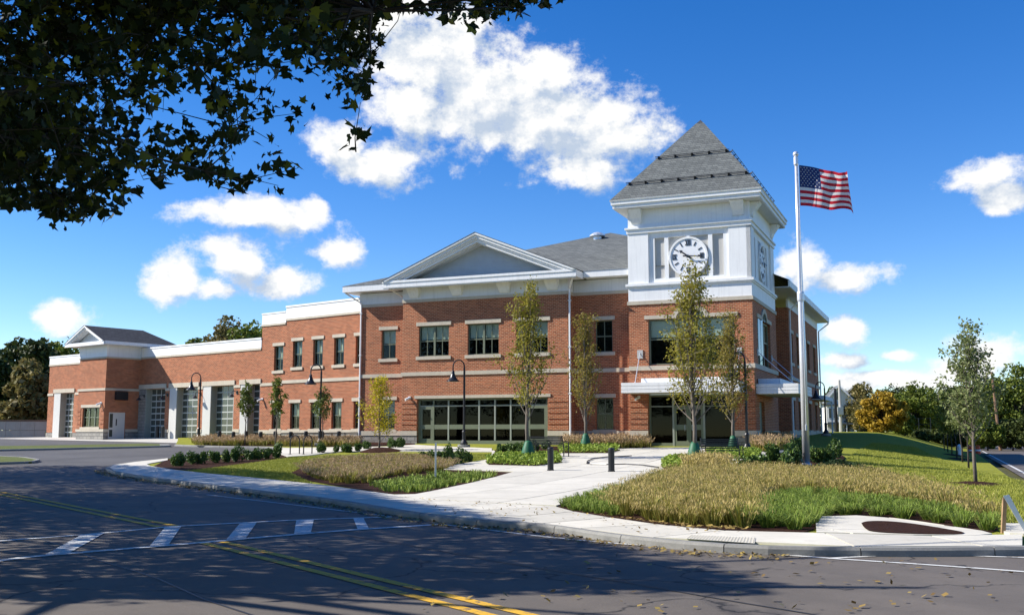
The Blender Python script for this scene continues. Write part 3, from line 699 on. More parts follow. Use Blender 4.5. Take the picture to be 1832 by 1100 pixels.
def window(fr, fn, u0, u1, v0, v1, cols=2, rows=2, depth=0.20, fw=0.06, blind=0.45, lintel=True, sill=True, mull=(), mat='olive_frame', splits=None, over=0.16, arch=None, panes=True):
    loc, rz = place(fr, fn, u0, v0); w = u1 - u0; h = v1 - v0; key = (round(w, 2), round(h, 2), cols, rows, tuple(mull), mat, round(depth, 2), tuple(splits or ()))
    y0, y1 = depth - 0.07, depth + 0.0
    bars = [(0, fw, y0, y1, 0, h), (w - fw, w, y0, y1, 0, h), (fw, w - fw, y0, y1, 0, fw), (fw, w - fw, y0, y1, h - fw, h)]
    segs = []; edges = [fw] + [m for m in mull] + [w - fw]
    xs = []
    for k, (a, b) in enumerate(zip(edges, edges[1:])):
        a2 = a + (0.06 if k > 0 else 0); b2 = b - (0.06 if k < len(edges) - 2 else 0); xs.append((a2, b2))
        if k < len(edges) - 2: bars.append((b2, b + 0.06, y0 - 0.01, y1, fw, h - fw))
    zsp = splits if splits else [fw + (h - 2 * fw) * r / rows for r in range(1, rows)]
    for a, b in xs:
        for zz in zsp: bars.append((a, b, y0 + 0.01, y1, zz - 0.03, zz + 0.03))
        for c_ in range(1, cols):
            xx = a + (b - a) * c_ / cols; z_edges = [fw] + [q for q in zsp] + [h - fw]
            for za, zb_ in zip(z_edges, z_edges[1:]):
                bars.append((xx - 0.018, xx + 0.018, y0 + 0.02, y1, za + (0.03 if za > fw else 0), zb_ - (0.03 if zb_ < h - fw else 0)))
    wo_ = link('window', bars_mesh(('window',) + key, bars, mat), ST, loc, rz)
    ze = [fw] + [q for q in zsp] + [h - fw]
    for a, b in xs:
        for c_ in range(cols):
            for k in range(len(ze) - 1):
                pa, pb = a + (b - a) * c_ / cols, a + (b - a) * (c_ + 1) / cols; za, zb_ = ze[k], ze[k + 1]
                me = cached(('pane', round(pb - pa, 3), round(zb_ - za, 3)), lambda: MB().box(0, pb - pa, 0, 0.012, 0, zb_ - za).mesh('pane', 'glass'))
                link('pane', me, wo_, (pa, depth - 0.035, za))
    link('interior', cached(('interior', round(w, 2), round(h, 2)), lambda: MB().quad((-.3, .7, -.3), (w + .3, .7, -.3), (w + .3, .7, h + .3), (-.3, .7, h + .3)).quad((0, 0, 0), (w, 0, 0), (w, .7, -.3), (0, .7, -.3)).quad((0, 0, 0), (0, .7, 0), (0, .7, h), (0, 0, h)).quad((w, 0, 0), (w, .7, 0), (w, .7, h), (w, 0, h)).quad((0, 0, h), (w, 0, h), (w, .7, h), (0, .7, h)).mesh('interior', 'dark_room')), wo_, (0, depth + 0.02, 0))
    if blind:
        bh = h * blind
        for a, b in xs:
            link('blind', cached(('blind', round(b - a, 2), round(bh, 2)), lambda: MB().box(0, b - a, 0, 0.01, 0, bh).mesh('blind', 'blind')), wo_, (a, depth + 0.06, h - fw - bh))
    if lintel:
        link('lintel', cached(('lintel', round(w, 2)), lambda: MB().box(-over, w + over, -0.06, 0.1, 0.004, 0.22).mesh('lintel', 'limestone')), wo_, (0, 0, h))
    if sill:
        link('sill', cached(('sill', round(w, 2)), lambda: MB().box(-over, w + over, -0.08, 0.14, -0.20, -0.004).mesh('sill', 'limestone')), wo_, (0, 0, 0))
    return wo_
GZ = 0.55                                        # walls go down below grade

# ---- centre block: gable projection (y = 0), main wall (y = 1)
f0 = front(0.0); f1 = front(1.0)
GW = [(-20.05, -18.02), (-16.77, -14.75), (-13.65, -11.67)]
holes = [(a, b, 6.26, 8.11, 0.2) for a, b in GW] + [(-20.1, -11.69, 0.6, 3.72, 0.25)]
mb = MB(); wallp(mb, -21.17, -10.44, GZ, 9.66, holes, f0)
wallp(mb, 0.0, 1.0, GZ, 9.66, [], sideR(-10.44)); wallp(mb, 0.0, 1.0, GZ, 9.66, [], sideR(-21.17)); bpart(mb, 'wall', 'brick')
for a, b in GW: window(FRA, f0, a, b, 6.26, 8.11, mull=((b - a) / 2,), blind=0.42)
hr = [(-9.14, -8.10, 6.26, 8.09), (-9.14, -8.10, 1.86, 3.66)]
mb = MB(); wallp(mb, -10.44, -6.7, GZ, 9.66, [h + (0.2,) for h in hr], f1); bpart(mb, 'wall', 'brick')
for h in hr: window(FRA, f1, *h, blind=0.0)
hl = [(-23.25, -22.22, 6.28, 8.08), (-23.25, -22.22, 1.9, 3.7)]
mb = MB(); wallp(mb, -24.75, -21.17, GZ, 9.66, [h + (0.2,) for h in hl], f1); wallp(mb, 1.0, 12, GZ, 9.66, [], sideR(-24.75)); bpart(mb, 'wall', 'brick')
for h in hl: window(FRA, f1, *h, blind=0.42)
# stone base, base band, belt course and rusticated piers
def course(name, mat, spans, z0, z1, proud, fr=FRA):
    for (a, b, fn) in spans:
        mb = MB(); p = [fn(a, z0, -proud), fn(b, z0, -proud), fn(b, z0, 0.10), fn(a, z0, 0.10)]
        mb.add([(x, y, z0) for x, y, _ in p] + [(x, y, z1) for x, y, _ in p], [(0,3,2,1),(4,5,6,7),(0,1,5,4),(1,2,6,5),(2,3,7,6),(3,0,4,7)]); bpart(mb, name, mat, fr)
s0 = sideR(0.0); sg = sideR(-10.44)
course('belt_course', 'limestone', [(-21.23, -10.38, f0), (0.101, 0.9, sg), (-10.44, -6.75, f1), (-24.81, -21.17, f1)], 5.10, 5.33, 0.06)
course('base_band', 'limestone', [(-21.24, -20.1, f0), (-11.69, -10.37, f0), (0.101, 0.9, sg), (-10.44, -6.75, f1), (-24.82, -21.17, f1)], 1.52, 1.80, 0.07)
course('stone_base', 'stone_base', [(-21.20, -20.1, f0), (-11.69, -10.41, f0), (0.101, 0.9, sg), (-10.44, -6.75, f1), (-24.78, -21.17, f1)], GZ, 1.52, 0.035)
course('lintel_band', 'limestone', [(-20.28, -11.5, f0)], 3.722, 3.90, 0.07)
def rustic(spans, z0, z1, n, fr=FRA):
    st = (z1 - z0) / n
    for a, b, fn in spans:
        for k in range(n):
            mb = MB(); lo, hi = z0 + k * st + 0.035, z0 + (k + 1) * st - 0.035
            p = [fn(a, lo, -0.035), fn(b, lo, -0.035), fn(b, lo, 0.0), fn(a, lo, 0.0)]
            mb.add([(x, y, lo) for x, y, _ in p] + [(x, y, hi) for x, y, _ in p], [(0,3,2,1),(4,5,6,7),(0,1,5,4),(1,2,6,5),(2,3,7,6),(3,0,4,7)]); bpart(mb, 'brick_band', 'brick', fr)
rustic([(-21.17, -20.12, f0), (-11.66, -10.44, f0)], 1.82, 3.72, 6)
# cornice stone, frieze and gutters of the centre block
course('frieze_band', 'limestone', [(-21.21, -10.40, f0), (0.101, 0.9, sg), (-10.44, -6.75, f1), (-24.79, -21.17, f1)], 9.58, 9.76, 0.04)
course('frieze', 'white_side', [(-21.19, -10.42, f0), (0.101, 0.9, sg), (-10.44, -6.75, f1), (-24.77, -21.17, f1)], 9.76, 10.46, 0.02)
course('frieze', 'white_side', [(1.0, 12.0, sideR(-24.75 - 0.02))], 9.76, 10.46, 0.0)
mb = MB().box(-22.0, -9.62, -0.92, 0.6, 10.46, 10.50); bpart(mb, 'soffit', 'white_trim')
mb = MB().box(-22.05, -9.57, -1.02, -0.92, 10.42, 10.80).box(-22.07, -9.55, -1.06, -1.02, 10.70, 10.84).box(-22.03, -9.59, -0.98, -0.93, 10.36, 10.42); bpart(mb, 'gutter', 'white_trim')
mb = MB().box(-9.62, -9.56, -0.92, 0.2, 10.42, 10.80); bpart(mb, 'gutter', 'white_trim')
mb = MB().box(-9.56, -6.75, 0.28, 1.0, 10.50, 10.54); bpart(mb, 'soffit', 'white_trim')
mb = MB().box(-9.55, -6.75, 0.18, 0.28, 10.50, 10.90); bpart(mb, 'gutter', 'white_trim')
mb = MB().box(-25.55, -22.08, 0.28, 1.0, 10.50, 10.54).box(-25.55, -24.75, 1.0, 12, 10.50, 10.54); bpart(mb, 'soffit', 'white_side')
mb = MB().box(-25.65, -22.08, 0.16, 0.28, 10.50, 10.88).box(-25.65, -25.55, 0.28, 26, 10.50, 10.88); bpart(mb, 'gutter', 'white_trim')
for x in (-20.35, -17.45, -14.35, -11.35):        # frieze brackets
    mb = MB(); w0, w1 = 0.42, 0.30
    mb.add([(x - w1, -0.02, 9.86), (x + w1, -0.02, 9.86), (x + w0, -0.02, 10.45), (x - w0, -0.02, 10.45), (x - w1, -0.14, 9.86), (x + w1, -0.14, 9.86), (x + w0, -0.48, 10.45), (x - w0, -0.48, 10.45)],
           [(0, 1, 2, 3), (7, 6, 5, 4), (0, 4, 5, 1), (1, 5, 6, 2), (2, 6, 7, 3), (3, 7, 4, 0)]); bpart(mb, 'bracket', 'white_trim')
# pediment
AX, AZ_ = -15.81, 13.38; EL, ER, EZ = -22.05, -9.57, 10.82
def rake(d0, d1, y0, y1, name, mat):
    for xe in (EL, ER):
        dx = xe - AX; dz = EZ - AZ_; L = math.hypot(dx, dz); ux, uz = dx / L, dz / L; nx, nz = -uz, ux
        if nz > 0: nx, nz = -nx, -nz                                # downward normal
        vt0, vt1 = d0 / abs(nz), d1 / abs(nz)
        xt = lambda d: xe if True else xe
        pts = [(AX, AZ_ - vt0), (xe, EZ - vt0 + 0.0), (xe, EZ - vt1), (AX, AZ_ - vt1)]
        pts = [(p, max(q, 10.80)) for p, q in pts]
        # trim lower corner where the rake meets the horizontal cornice
        if EZ - vt1 < 10.80:
            t_ = (AZ_ - vt1 - 10.80) / (AZ_ - EZ); xi = AX + (xe - AX) * t_; pts = [(AX, AZ_ - vt0), (xe, max(10.80, EZ - vt0)), (xi, 10.80), (AX, AZ_ - vt1)]
            if EZ - vt0 < 10.80:
                t2 = (AZ_ - vt0 - 10.80) / (AZ_ - EZ); pts[1] = (AX + (xe - AX) * t2, 10.80)
        bpart(MB().prism(pts, lambda u_, v_, d: (u_, d, v_), y0, y1), name, mat)
rake(0.0, 0.10, -1.12, -0.3, 'rake_trim', 'white_trim'); rake(0.10, 0.26, -1.02, -0.3, 'rake_board', 'white_trim'); rake(0.26, 0.36, -0.93, -0.3, 'rake_trim', 'white_trim'); rake(0.36, 0.50, -0.85, -0.3, 'rake_board', 'white_trim')
rake(0.50, 0.56, -0.60, 0.0, 'rake_soffit', 'white_side')
mb = MB(); nz_ = 20; zt = AZ_ - 0.62; z0_ = 10.88
for k in range(nz_):                               # clapboards of the gable field
    za = z0_ + (zt - z0_) * k / nz_; zb2 = z0_ + (zt - z0_) * (k + 1) / nz_; sl = (AX - EL) / (AZ_ - EZ)
    ha, hb = (zt - za) * sl + 0.05, (zt - zb2) * sl + 0.05
    mb.add([(AX - ha, -0.08, za), (AX + ha, -0.08, za), (AX + hb, -0.05, zb2), (AX - hb, -0.05, zb2)], [(0, 1, 2, 3)]); mb.quad((AX - hb, -0.08, zb2), (AX + hb, -0.08, zb2), (AX + hb, -0.05, zb2), (AX - hb, -0.05, zb2))
bpart(mb, 'siding', 'siding')
mb = MB().add([(EL + 0.2, -1.04, 10.82), (ER - 0.2, -1.04, 10.82), (ER - 0.2, -0.05, 11.02), (EL + 0.2, -0.05, 11.02)], [(0, 1, 2, 3)]); bpart(mb, 'roof', 'shingle')
# roofs: hipped main roof and cross gable
HX0, HX1, HY0, HY1, HZ = -25.7, 0.85, 0.14, 30.2, 10.88; AP = (-12.4, 14.6, 15.95)
HP = tuple(Vector((HX1, HY0, HZ)).lerp(Vector(AP), 0.35))
mb = MB().add([(HX0, HY0, HZ), (-3.0, HY0, HZ), HP, AP], [(0, 1, 2, 3)]).add([HP, (HX1, 8.05, HZ), (HX1, HY1, HZ), AP], [(0, 1, 2, 3)]).add([(HX1, HY1, HZ), (HX0, HY1, HZ), AP], [(0, 1, 2)]).add([(HX0, HY1, HZ), (HX0, HY0, HZ), AP], [(0, 1, 2)]); bpart(mb, 'roof', 'shingle')
mb = MB()
for xe in (EL - 0.05, ER + 0.05): mb.quad((AX, -1.14, AZ_ + 0.03), (xe, -1.14, EZ + 0.015), (xe, 9.5, EZ + 0.015), (AX, 9.5, AZ_ + 0.03)); mb.quad((AX, -1.14, AZ_), (xe, -1.14, EZ - 0.015), (xe, -1.14, EZ + 0.015), (AX, -1.14, AZ_ + 0.03))
bpart(mb, 'roof', 'shingle')
for vx, vy, s_ in ((-12.6, 12.2, 1.0), (-9.6, 13.4, 0.75)):
    vz = HZ + (AP[2] - HZ) * (vy - HY0) / (AP[1] - HY0)
    bpart(MB().lathe([(0.30 * s_, -0.1), (0.30 * s_, 0.12), (0.55 * s_, 0.16), (0.55 * s_, 0.24), (0.3 * s_, 0.40), (0.08, 0.46)], 14, (vx, vy, vz)), 'roof_vent', 'aluminium')
# downspouts
def downspout(x, y, zt, zb_, ey, fr=FRA, ex=0.0):
    m = MB().tube([(x + ex, ey, zt + 0.35), (x + ex, ey, zt + 0.18), (x, y - 0.07, zt - 0.45), (x, y - 0.07, zb_)], 0.055, 8); o = bpart(m, 'downspout', 'white_trim', fr)
    for k in range(4):
        z = zb_ + (zt - 0.6 - zb_) * k / 3.2; bpart(MB().box(x - 0.09, x + 0.09, y - 0.14, y - 0.002, z, z + 0.05), 'clip', 'white_side', parent=o)
downspout(-21.28, 1.0, 10.3, 1.2, -0.9, ex=-0.55); downspout(-10.30, 0.0, 10.3, 1.2, -0.85, ex=0.5); downspout(-24.72, 1.0, 10.3, 1.2, 0.3, ex=-0.8)
downspout(-6.97, 0.98, 14.2, 1.2, 0.3)
# storefront
SF = link('storefront', None, ST, (-20.1, 0.18, 1.0)); SW = 8.41
def sfbox(name, mat, *b): return MB().box(*b).build(name, mat, SF)
cols = [0.0, 1.02, 2.02, 3.03, 4.03, 5.05, 6.05, 7.08, SW]
sfbox('frame', 'olive_frame', 0, SW, -0.03, 0.09, 2.60, 2.72); sfbox('frame', 'olive_frame', 0, SW, -0.04, 0.09, -0.3, 0.24)
sfbox('frame', 'olive_frame', 0, 0.13, -0.05, 0.09, 0.241, 2.599); sfbox('frame', 'olive_frame', SW - 0.13, SW, -0.05, 0.09, 0.241, 2.599)
for k, c in enumerate(cols[1:-1]): sfbox('mullion', 'white_sash' if 0 < k < 6 else 'olive_frame', c - 0.045, c + 0.045, -0.045, 0.085, 0.241, 2.599)
sfbox('rail', 'olive_frame', 0.131, SW - 0.131, -0.038, 0.08, 0.90, 1.17); sfbox('rail', 'white_sash', 0.131, SW - 0.131, -0.034, 0.08, 2.24, 2.31)
for k in range(8):
    a, b = cols[k] + 0.045, cols[k + 1] - 0.045
    if k in (0, 7):
        a, b = (0.131, cols[1] - 0.046) if k == 0 else (cols[7] + 0.046, SW - 0.131)
        for q in ((a, a + 0.14, -0.03, 0.07, 0.242, 2.238), (b - 0.14, b, -0.03, 0.07, 0.242, 2.238), (a + 0.141, b - 0.141, -0.03, 0.07, 2.08, 2.238), (a + 0.141, b - 0.141, -0.03, 0.07, 0.242, 0.34)): sfbox('door_stile', 'olive_frame', *q)
    for z0, z1 in ((0.24, 0.90), (1.17, 2.24), (2.31, 2.60)): sfbox('pane', 'dark_glass', a, b, 0.035, 0.047, z0 + 0.002, z1 - 0.002)
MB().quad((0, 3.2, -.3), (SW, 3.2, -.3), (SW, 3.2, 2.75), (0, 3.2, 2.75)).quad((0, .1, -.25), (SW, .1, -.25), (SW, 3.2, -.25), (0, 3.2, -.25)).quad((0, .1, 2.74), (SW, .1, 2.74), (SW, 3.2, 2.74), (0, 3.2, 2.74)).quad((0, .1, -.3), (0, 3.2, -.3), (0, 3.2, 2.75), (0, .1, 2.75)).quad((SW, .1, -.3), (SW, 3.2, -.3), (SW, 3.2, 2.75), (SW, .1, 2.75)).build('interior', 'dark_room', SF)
def camera_unit(fr, fn, u_, v_):
    loc, rz = place(fr, fn, u_, v_)
    o = MB().box(-0.07, 0.07, -0.06, 0.0, -0.07, 0.09).tube([(0, -0.03, 0.02), (0, -0.18, -0.02)], 0.03, 8).tube([(0.03, -0.10, -0.0), (-0.10, -0.38, -0.13)], 0.07, 10).build('security_camera', 'white_trim', ST, loc, rz)
camera_unit(FRA, f0, -20.62, 3.78)

# ---- clock tower
TD = 8.0
hT = [(-5.72, -0.98, 5.36, 7.9, 0.22), (-5.79, -1.10, 0.6, 3.78, 0.3)]
mb = MB(); wallp(mb, -6.83, 0.0, GZ, 8.74, hT, f0)
hS = [(1.35, 5.75, 5.36, 7.9, 0.22), (1.2, 3.0, 0.6, 3.35, 0.2)]
wallp(mb, 0.0, TD, GZ, 8.74, hS, s0); wallp(mb, 0.0, 3.0, GZ, 8.74, [], sideR(-6.83)); bpart(mb, 'wall', 'brick')
def tower_window(fn, u0, u1, v0, v1):
    w = u1 - u0; a, b = w * 0.335, w * 0.665
    o = window(FRA, fn, u0, u1, v0, v1, cols=1, rows=2, depth=0.22, mull=(a, b), splits=[(v1 - v0) * 0.56], blind=0.36, lintel=False, sill=False, fw=0.09)
    h = v1 - v0; cx = w / 2; r = (b - a) / 2
    for p, q in ((-0.2, cx - r - 0.24), (cx + r + 0.24, w + 0.2)): MB().box(p, q, -0.07, 0.12, h + 0.004, h + 0.21).build('lintel', 'limestone', o)
    arc = [(cx + (r + 0.24) * math.cos(t), h + 0.0 + (r * 0.62 + 0.24) * math.sin(t)) for t in np.linspace(0, math.pi, 13)]; arc2 = [(cx + r * math.cos(t), h + 0.0 + r * 0.62 * math.sin(t)) for t in np.linspace(math.pi, 0, 13)]
    mb = MB()
    for k in range(12):
        q = [arc[k], arc[k + 1], arc2[11 - k], arc2[12 - k]]; mb.prism(q, lambda u_, v_, d: (u_, d, v_), -0.075, 0.02)
    mb.build('arch', 'limestone', o)
    MB().prism([(cx + r * math.cos(t), h + r * 0.62 * math.sin(t)) for t in np.linspace(0, math.pi, 13)], lambda u_, v_, d: (u_, d, v_), -0.02, 0.004).build('fanlight', 'bay_glass', o)
    mb = MB(); mb.tube([(cx + (r - .03) * math.cos(t), -0.03, h + (r * 0.62 - .03) * math.sin(t)) for t in np.linspace(0.05, math.pi - .05, 13)], 0.035, 6)
    for t in (0.9, math.pi / 2, math.pi - 0.9): mb.tube([(cx, -0.028, h), (cx + r * .95 * math.cos(t), -0.028, h + r * 0.6 * math.sin(t))], 0.022, 6)
    mb.build('fanlight_bars', 'olive_frame', o)
tower_window(f0, -5.72, -0.98, 5.36, 7.9); tower_window(s0, 1.35, 5.75, 5.36, 7.9)
def collar(name, mat, z0, z1, p):
    """a band running round the front and right side of the tower"""
    mb = MB().box(-6.83 - p, p, -p, TD + p, z0, z1); bpart(mb, name, mat)
def band2(name, mat, z0, z1, p, spans_f, spans_s):
    for a, b in spans_f: bpart(MB().box(a, b, -p, 0.08, z0, z1), name, mat)
    for a, b in spans_s: bpart(MB().box(-0.08, p, a, b, z0, z1), name, mat)
band2('belt_course', 'limestone', 5.09, 5.33, 0.07, [(-6.837, 0.07)], [(0.081, TD)])
band2('base_band', 'limestone', 1.52, 1.80, 0.07, [(-6.837, -5.80), (-1.09, 0.07)], [(0.081, 1.2), (3.0, TD)])
band2('stone_base', 'stone_base', GZ, 1.52, 0.035, [(-6.833, -5.80), (-1.09, 0.035)], [(0.081, 1.2), (3.0, TD)])
rustic([(-6.83, -5.82, f0), (-1.07, 0.0, f0), (0.0, 1.15, s0)], 1.82, 3.66, 6)
collar('stone_band', 'limestone', 8.74, 8.94, 0.06)
collar('tower_plinth', 'white_trim', 8.94, 9.70, 0.0); collar('ledge', 'white_trim', 9.70, 9.78, 0.07); collar('ledge', 'white_trim', 9.78, 9.92, 0.13)
# lantern body: core, corner pilasters, framed panels
bpart(MB().box(-6.69, -0.14, 0.22, TD - 0.22, 9.92, 12.78), 'tower_core', 'grey_panel')
def lantern_face(fn, L):
    def bx(a, b, z0, z1, p, name='panel_frame', mat='white_trim'):
        q = [fn(a, z0, p), fn(b, z0, p), fn(b, z0, 0.22), fn(a, z0, 0.22)]
        bpart(MB().add([(x, y, z0) for x, y, _ in q] + [(x, y, z1) for x, y, _ in q], [(0,3,2,1),(4,5,6,7),(0,1,5,4),(1,2,6,5),(2,3,7,6),(3,0,4,7)]), name, mat)
    c = L / 2
    bx(0.0, 1.18, 9.92, 12.78, 0.0, 'corner_pilaster'); bx(L - 1.18, L, 9.92, 12.78, 0.0, 'corner_pilaster')
    P = 0.10
    bx(1.182, L - 1.182, 9.92, 10.16, P); bx(1.182, L - 1.182, 12.45, 12.78, P)
    for a, b in ((1.182, 1.52), (2.08, c - 1.11), (c + 1.11, c + 1.34), (c + 1.94, L - 1.182)): bx(a, b, 10.161, 12.449, P)
    if L > 7.5:
        pass
    bx(c - 0.09, c + 0.09, 12.25, 12.449, P); bx(c - 0.09, c + 0.09, 10.161, 10.34, P)
    bx(c - 1.109, c - 0.98, 11.22, 11.38, P); bx(c + 0.98, c + 1.109, 11.22, 11.38, P)
    # clock
    ck = link('clock', None, ST); 
    loc, rz = place(FRA, fn, c, 11.30); ck.location = loc; ck.rotation_euler = (0, 0, rz)
    def cyl(r, y0, y1, n=48): 
        return MB().prism([(r * math.cos(2 * math.pi * k / n), r * math.sin(2 * math.pi * k / n)) for k in range(n)], lambda u_, v_, d: (u_, d, v_), y0, y1)
    cyl(0.99, 0.06, 0.20).build('dial', 'clock_white', ck)
    mb = MB(); n = 48
    for r0, r1, y0, y1 in ((0.985, 1.09, 0.02, 0.20),):
        for k in range(n):
            a0, a1 = 2 * math.pi * k / n, 2 * math.pi * (k + 1) / n
            mb.prism([(r0 * math.cos(a0), r0 * math.sin(a0)), (r1 * math.cos(a0), r1 * math.sin(a0)), (r1 * math.cos(a1), r1 * math.sin(a1)), (r0 * math.cos(a1), r0 * math.sin(a1))], lambda u_, v_, d: (u_, d, v_), y0, y1)
    mb.build('rim', 'white_trim', ck)
    def stroke(name, x0, z0, x1, z1, w, y0=0.035, y1=0.062):
        d = Vector((x1 - x0, z1 - z0)); nn = Vector((-d.y, d.x)).normalized() * w / 2; A = Vector((x0, z0)); Bv = Vector((x1, z1))
        return ([tuple(A + nn), tuple(Bv + nn), tuple(Bv - nn), tuple(A - nn)], y0, y1)
    NUM = {0: 'XII', 3: 'III', 6: 'VI', 9: 'IX'}
    for hnum in range(12):
        th = math.pi / 2 - hnum * math.pi / 6; mb = MB(); cx, cz = 0.76 * math.cos(th), 0.76 * math.sin(th); strokes = []
        if hnum in NUM:
            s_ = NUM[hnum]; wd = {'X': 0.17, 'I': 0.075, 'V': 0.16}; tot = sum(wd[ch] for ch in s_); xx = -tot / 2; H = 0.135
            for ch in s_:
                w = wd[ch]; m_ = xx + w / 2
                if ch == 'I': strokes += [((m_, -H), (m_, H), .042)]
                if ch == 'X': strokes += [((m_ - .06, H), (m_ + .06, -H), .045), ((m_ - .06, -H), (m_ + .06, H), .022)]
                if ch == 'V': strokes += [((m_ - .06, H), (m_, -H), .045), ((m_, -H), (m_ + .06, H), .022)]
                xx += w
            strokes += [((-tot / 2, H), (tot / 2, H), .018), ((-tot / 2, -H), (tot / 2, -H), .018)]
            strokes = [((cx + p[0], cz + p[1]), (cx + q[0], cz + q[1]), w) for p, q, w in strokes]
        else:
            strokes = [((0.64 * math.cos(th), 0.64 * math.sin(th)), (0.88 * math.cos(th), 0.88 * math.sin(th)), .05)]
        for k, (p, q, w) in enumerate(strokes):
            pl, y0, y1 = stroke('', p[0], p[1], q[0], q[1], w); mb.prism(pl, lambda u_, v_, d: (u_, d, v_), y0 - k * 0.0007, y1)
        mb.build('numeral', 'black_metal', ck)
    def hand(name, clockdeg, L_, w, tail, y0):
        th = math.pi / 2 - rad(clockdeg); d = Vector((math.cos(th), math.sin(th))); nn = Vector((-d.y, d.x))
        pts = [d * -tail + nn * w * .5, d * -tail * .5 + nn * w * .35, d * (L_ * .66) + nn * w * .3, d * (L_ * .72) + nn * w * .75, d * L_, d * (L_ * .72) - nn * w * .75, d * (L_ * .66) - nn * w * .3, d * -tail * .5 - nn * w * .35, d * -tail - nn * w * .5]
        MB().prism([tuple(p) for p in pts], lambda u_, v_, d_: (u_, d_, v_), y0, y0 + 0.015).build(name, 'black_metal', ck)
    hand('hour_hand', 306, 0.58, 0.13, 0.24, -0.06); hand('minute_hand', 93, 0.86, 0.085, 0.26, -0.085)
    MB().lathe([(0.06, 0), (0.06, 0.03)], 14).build('hub', 'black_metal', ck, (0, 0.03, 0)).rotation_euler = (math.pi / 2, 0, 0)
lantern_face(front(0.0), 7.0) if False else lantern_face(lambda u_, v_, d: (-6.83 + u_, d, v_), 6.83)
lantern_face(lambda u_, v_, d: (-d, u_, v_), TD)
collar('architrave', 'white_trim', 12.78, 13.0, 0.06); collar('architrave', 'white_trim', 13.0, 13.10, 0.14)
collar('tower_frieze', 'white_trim', 13.10, 14.12, -0.02)
def corner_bracket(fn, u_):
    mb = MB(); wt, wb = 0.36, 0.30
    q = [fn(u_ - wb, 13.35, 0.02), fn(u_ + wb, 13.35, 0.02), fn(u_ + wt, 14.10, 0.02), fn(u_ - wt, 14.10, 0.02), fn(u_ - wb, 13.35, -0.05), fn(u_ + wb, 13.35, -0.05), fn(u_ + wb * 1.03, 13.62, -0.16), fn(u_ - wb * 1.03, 13.62, -0.16), fn(u_ + wt, 14.10, -0.5), fn(u_ - wt, 14.10, -0.5)]
    mb.add(q, [(0, 1, 2, 3), (4, 5, 1, 0), (5, 4, 7, 6), (6, 7, 9, 8), (8, 9, 3, 2), (1, 5, 6, 8, 2), (0, 3, 9, 7, 4)]); bpart(mb, 'bracket', 'white_trim')
for u_ in (-6.3, -0.62): corner_bracket(f0, u_)
for u_ in (0.7, TD - 0.7): corner_bracket(s0, u_)
OV = 0.74
collar('soffit', 'white_side', 14.12, 14.16, OV - 0.12); collar('cornice', 'white_trim', 14.16, 14.36, OV - 0.08); collar('gutter', 'white_trim', 14.36, 14.56, OV); collar('gutter', 'white_trim', 14.56, 14.62, OV + 0.05)
ex0, ex1, ey0, ey1, ez = -6.83 - OV - 0.06, OV + 0.06, -OV - 0.06, TD + OV + 0.06, 14.60; apx = (-3.41, TD / 2, 20.15)
mb = MB()
C4 = [(ex0, ey0, ez), (ex1, ey0, ez), (ex1, ey1, ez), (ex0, ey1, ez)]; 
tp = [(-3.63, TD / 2 - 0.22, 19.9), (-3.19, TD / 2 - 0.22, 19.9), (-3.19, TD / 2 + 0.22, 19.9), (-3.63, TD / 2 + 0.22, 19.9)]
for k in range(4): mb.quad(C4[k], C4[(k + 1) % 4], tp[(k + 1) % 4], tp[k])
bpart(mb, 'roof', 'shingle')
mb = MB()
for k in range(4): mb.tri((tp[k][0] * 1.03 + .1, tp[k][1], tp[k][2] - .02), (tp[(k + 1) % 4][0] * 1.03 + .1, tp[(k + 1) % 4][1], tp[k][2] - .02), apx)
bpart(mb, 'roof_cap', 'shingle_dark')
def snow_guard(fa):
    for k in (0, 1):
        A = Vector(C4[k]).lerp(Vector(tp[k]), fa); Bv = Vector(C4[k + 1]).lerp(Vector(tp[k + 1]), fa)
        up = (Vector(tp[k]) - Vector(C4[k])).normalized(); nrm_ = (Bv - A).cross(up).normalized()
        if nrm_.z < 0: nrm_ = -nrm_
        o = MB().tube([A + nrm_ * 0.17, Bv + nrm_ * 0.17], 0.02, 6).tube([A + nrm_ * 0.08, Bv + nrm_ * 0.08], 0.018, 6); o = bpart(o, 'snow_guard', 'black_metal')
        L = (Bv - A).length; n = max(3, int(L / 0.9))
        for i in range(n + 1):
            p = A.lerp(Bv, (i + 0.2) / (n + 0.4)); d = (Bv - A).normalized() * 0.035
            m = MB(); m.add([p - d + up * .12, p + d + up * .12, p + d + nrm_ * .20, p - d + nrm_ * .20, p - d - up * .04, p + d - up * .04], [(0, 1, 2, 3), (3, 2, 5, 4), (0, 3, 4), (1, 5, 2)]); bpart(m, 'guard_bracket', 'black_metal', parent=o)
snow_guard(0.19); snow_guard(0.52)
# entrance under the front canopy
EN = link('entrance', None, ST, (-5.79, 0.2, 0.98)); EW = 4.69
def enbox(name, mat, *b): return MB().box(*b).build(name, mat, EN)
enbox('frame', 'olive_frame', 0, EW, -0.03, 0.1, 2.66, 2.78); enbox('frame', 'olive_frame', 0, 0.11, -0.04, 0.1, -0.3, 2.659); enbox('frame', 'olive_frame', EW - 0.1, EW, -0.04, 0.1, -0.3, 2.659)
for c in (1.30, 2.98): enbox('mullion', 'white_sash', c, c + 0.10, -0.05, 0.1, -0.3, 2.659)
enbox('rail', 'white_sash', 0.111, 1.299, -0.035, 0.09, 2.10, 2.16); enbox('rail', 'olive_frame', 1.401, 2.979, -0.035, 0.09, 2.10, 2.18); enbox('rail', 'olive_frame', 3.081, EW - 0.101, -0.035, 0.09, 2.10, 2.16)
enbox('rail', 'olive_frame', 0.111, 1.299, -0.035, 0.09, -0.3, 0.16); enbox('rail', 'olive_frame', 3.081, EW - 0.101, -0.035, 0.09, -0.3, 0.12)
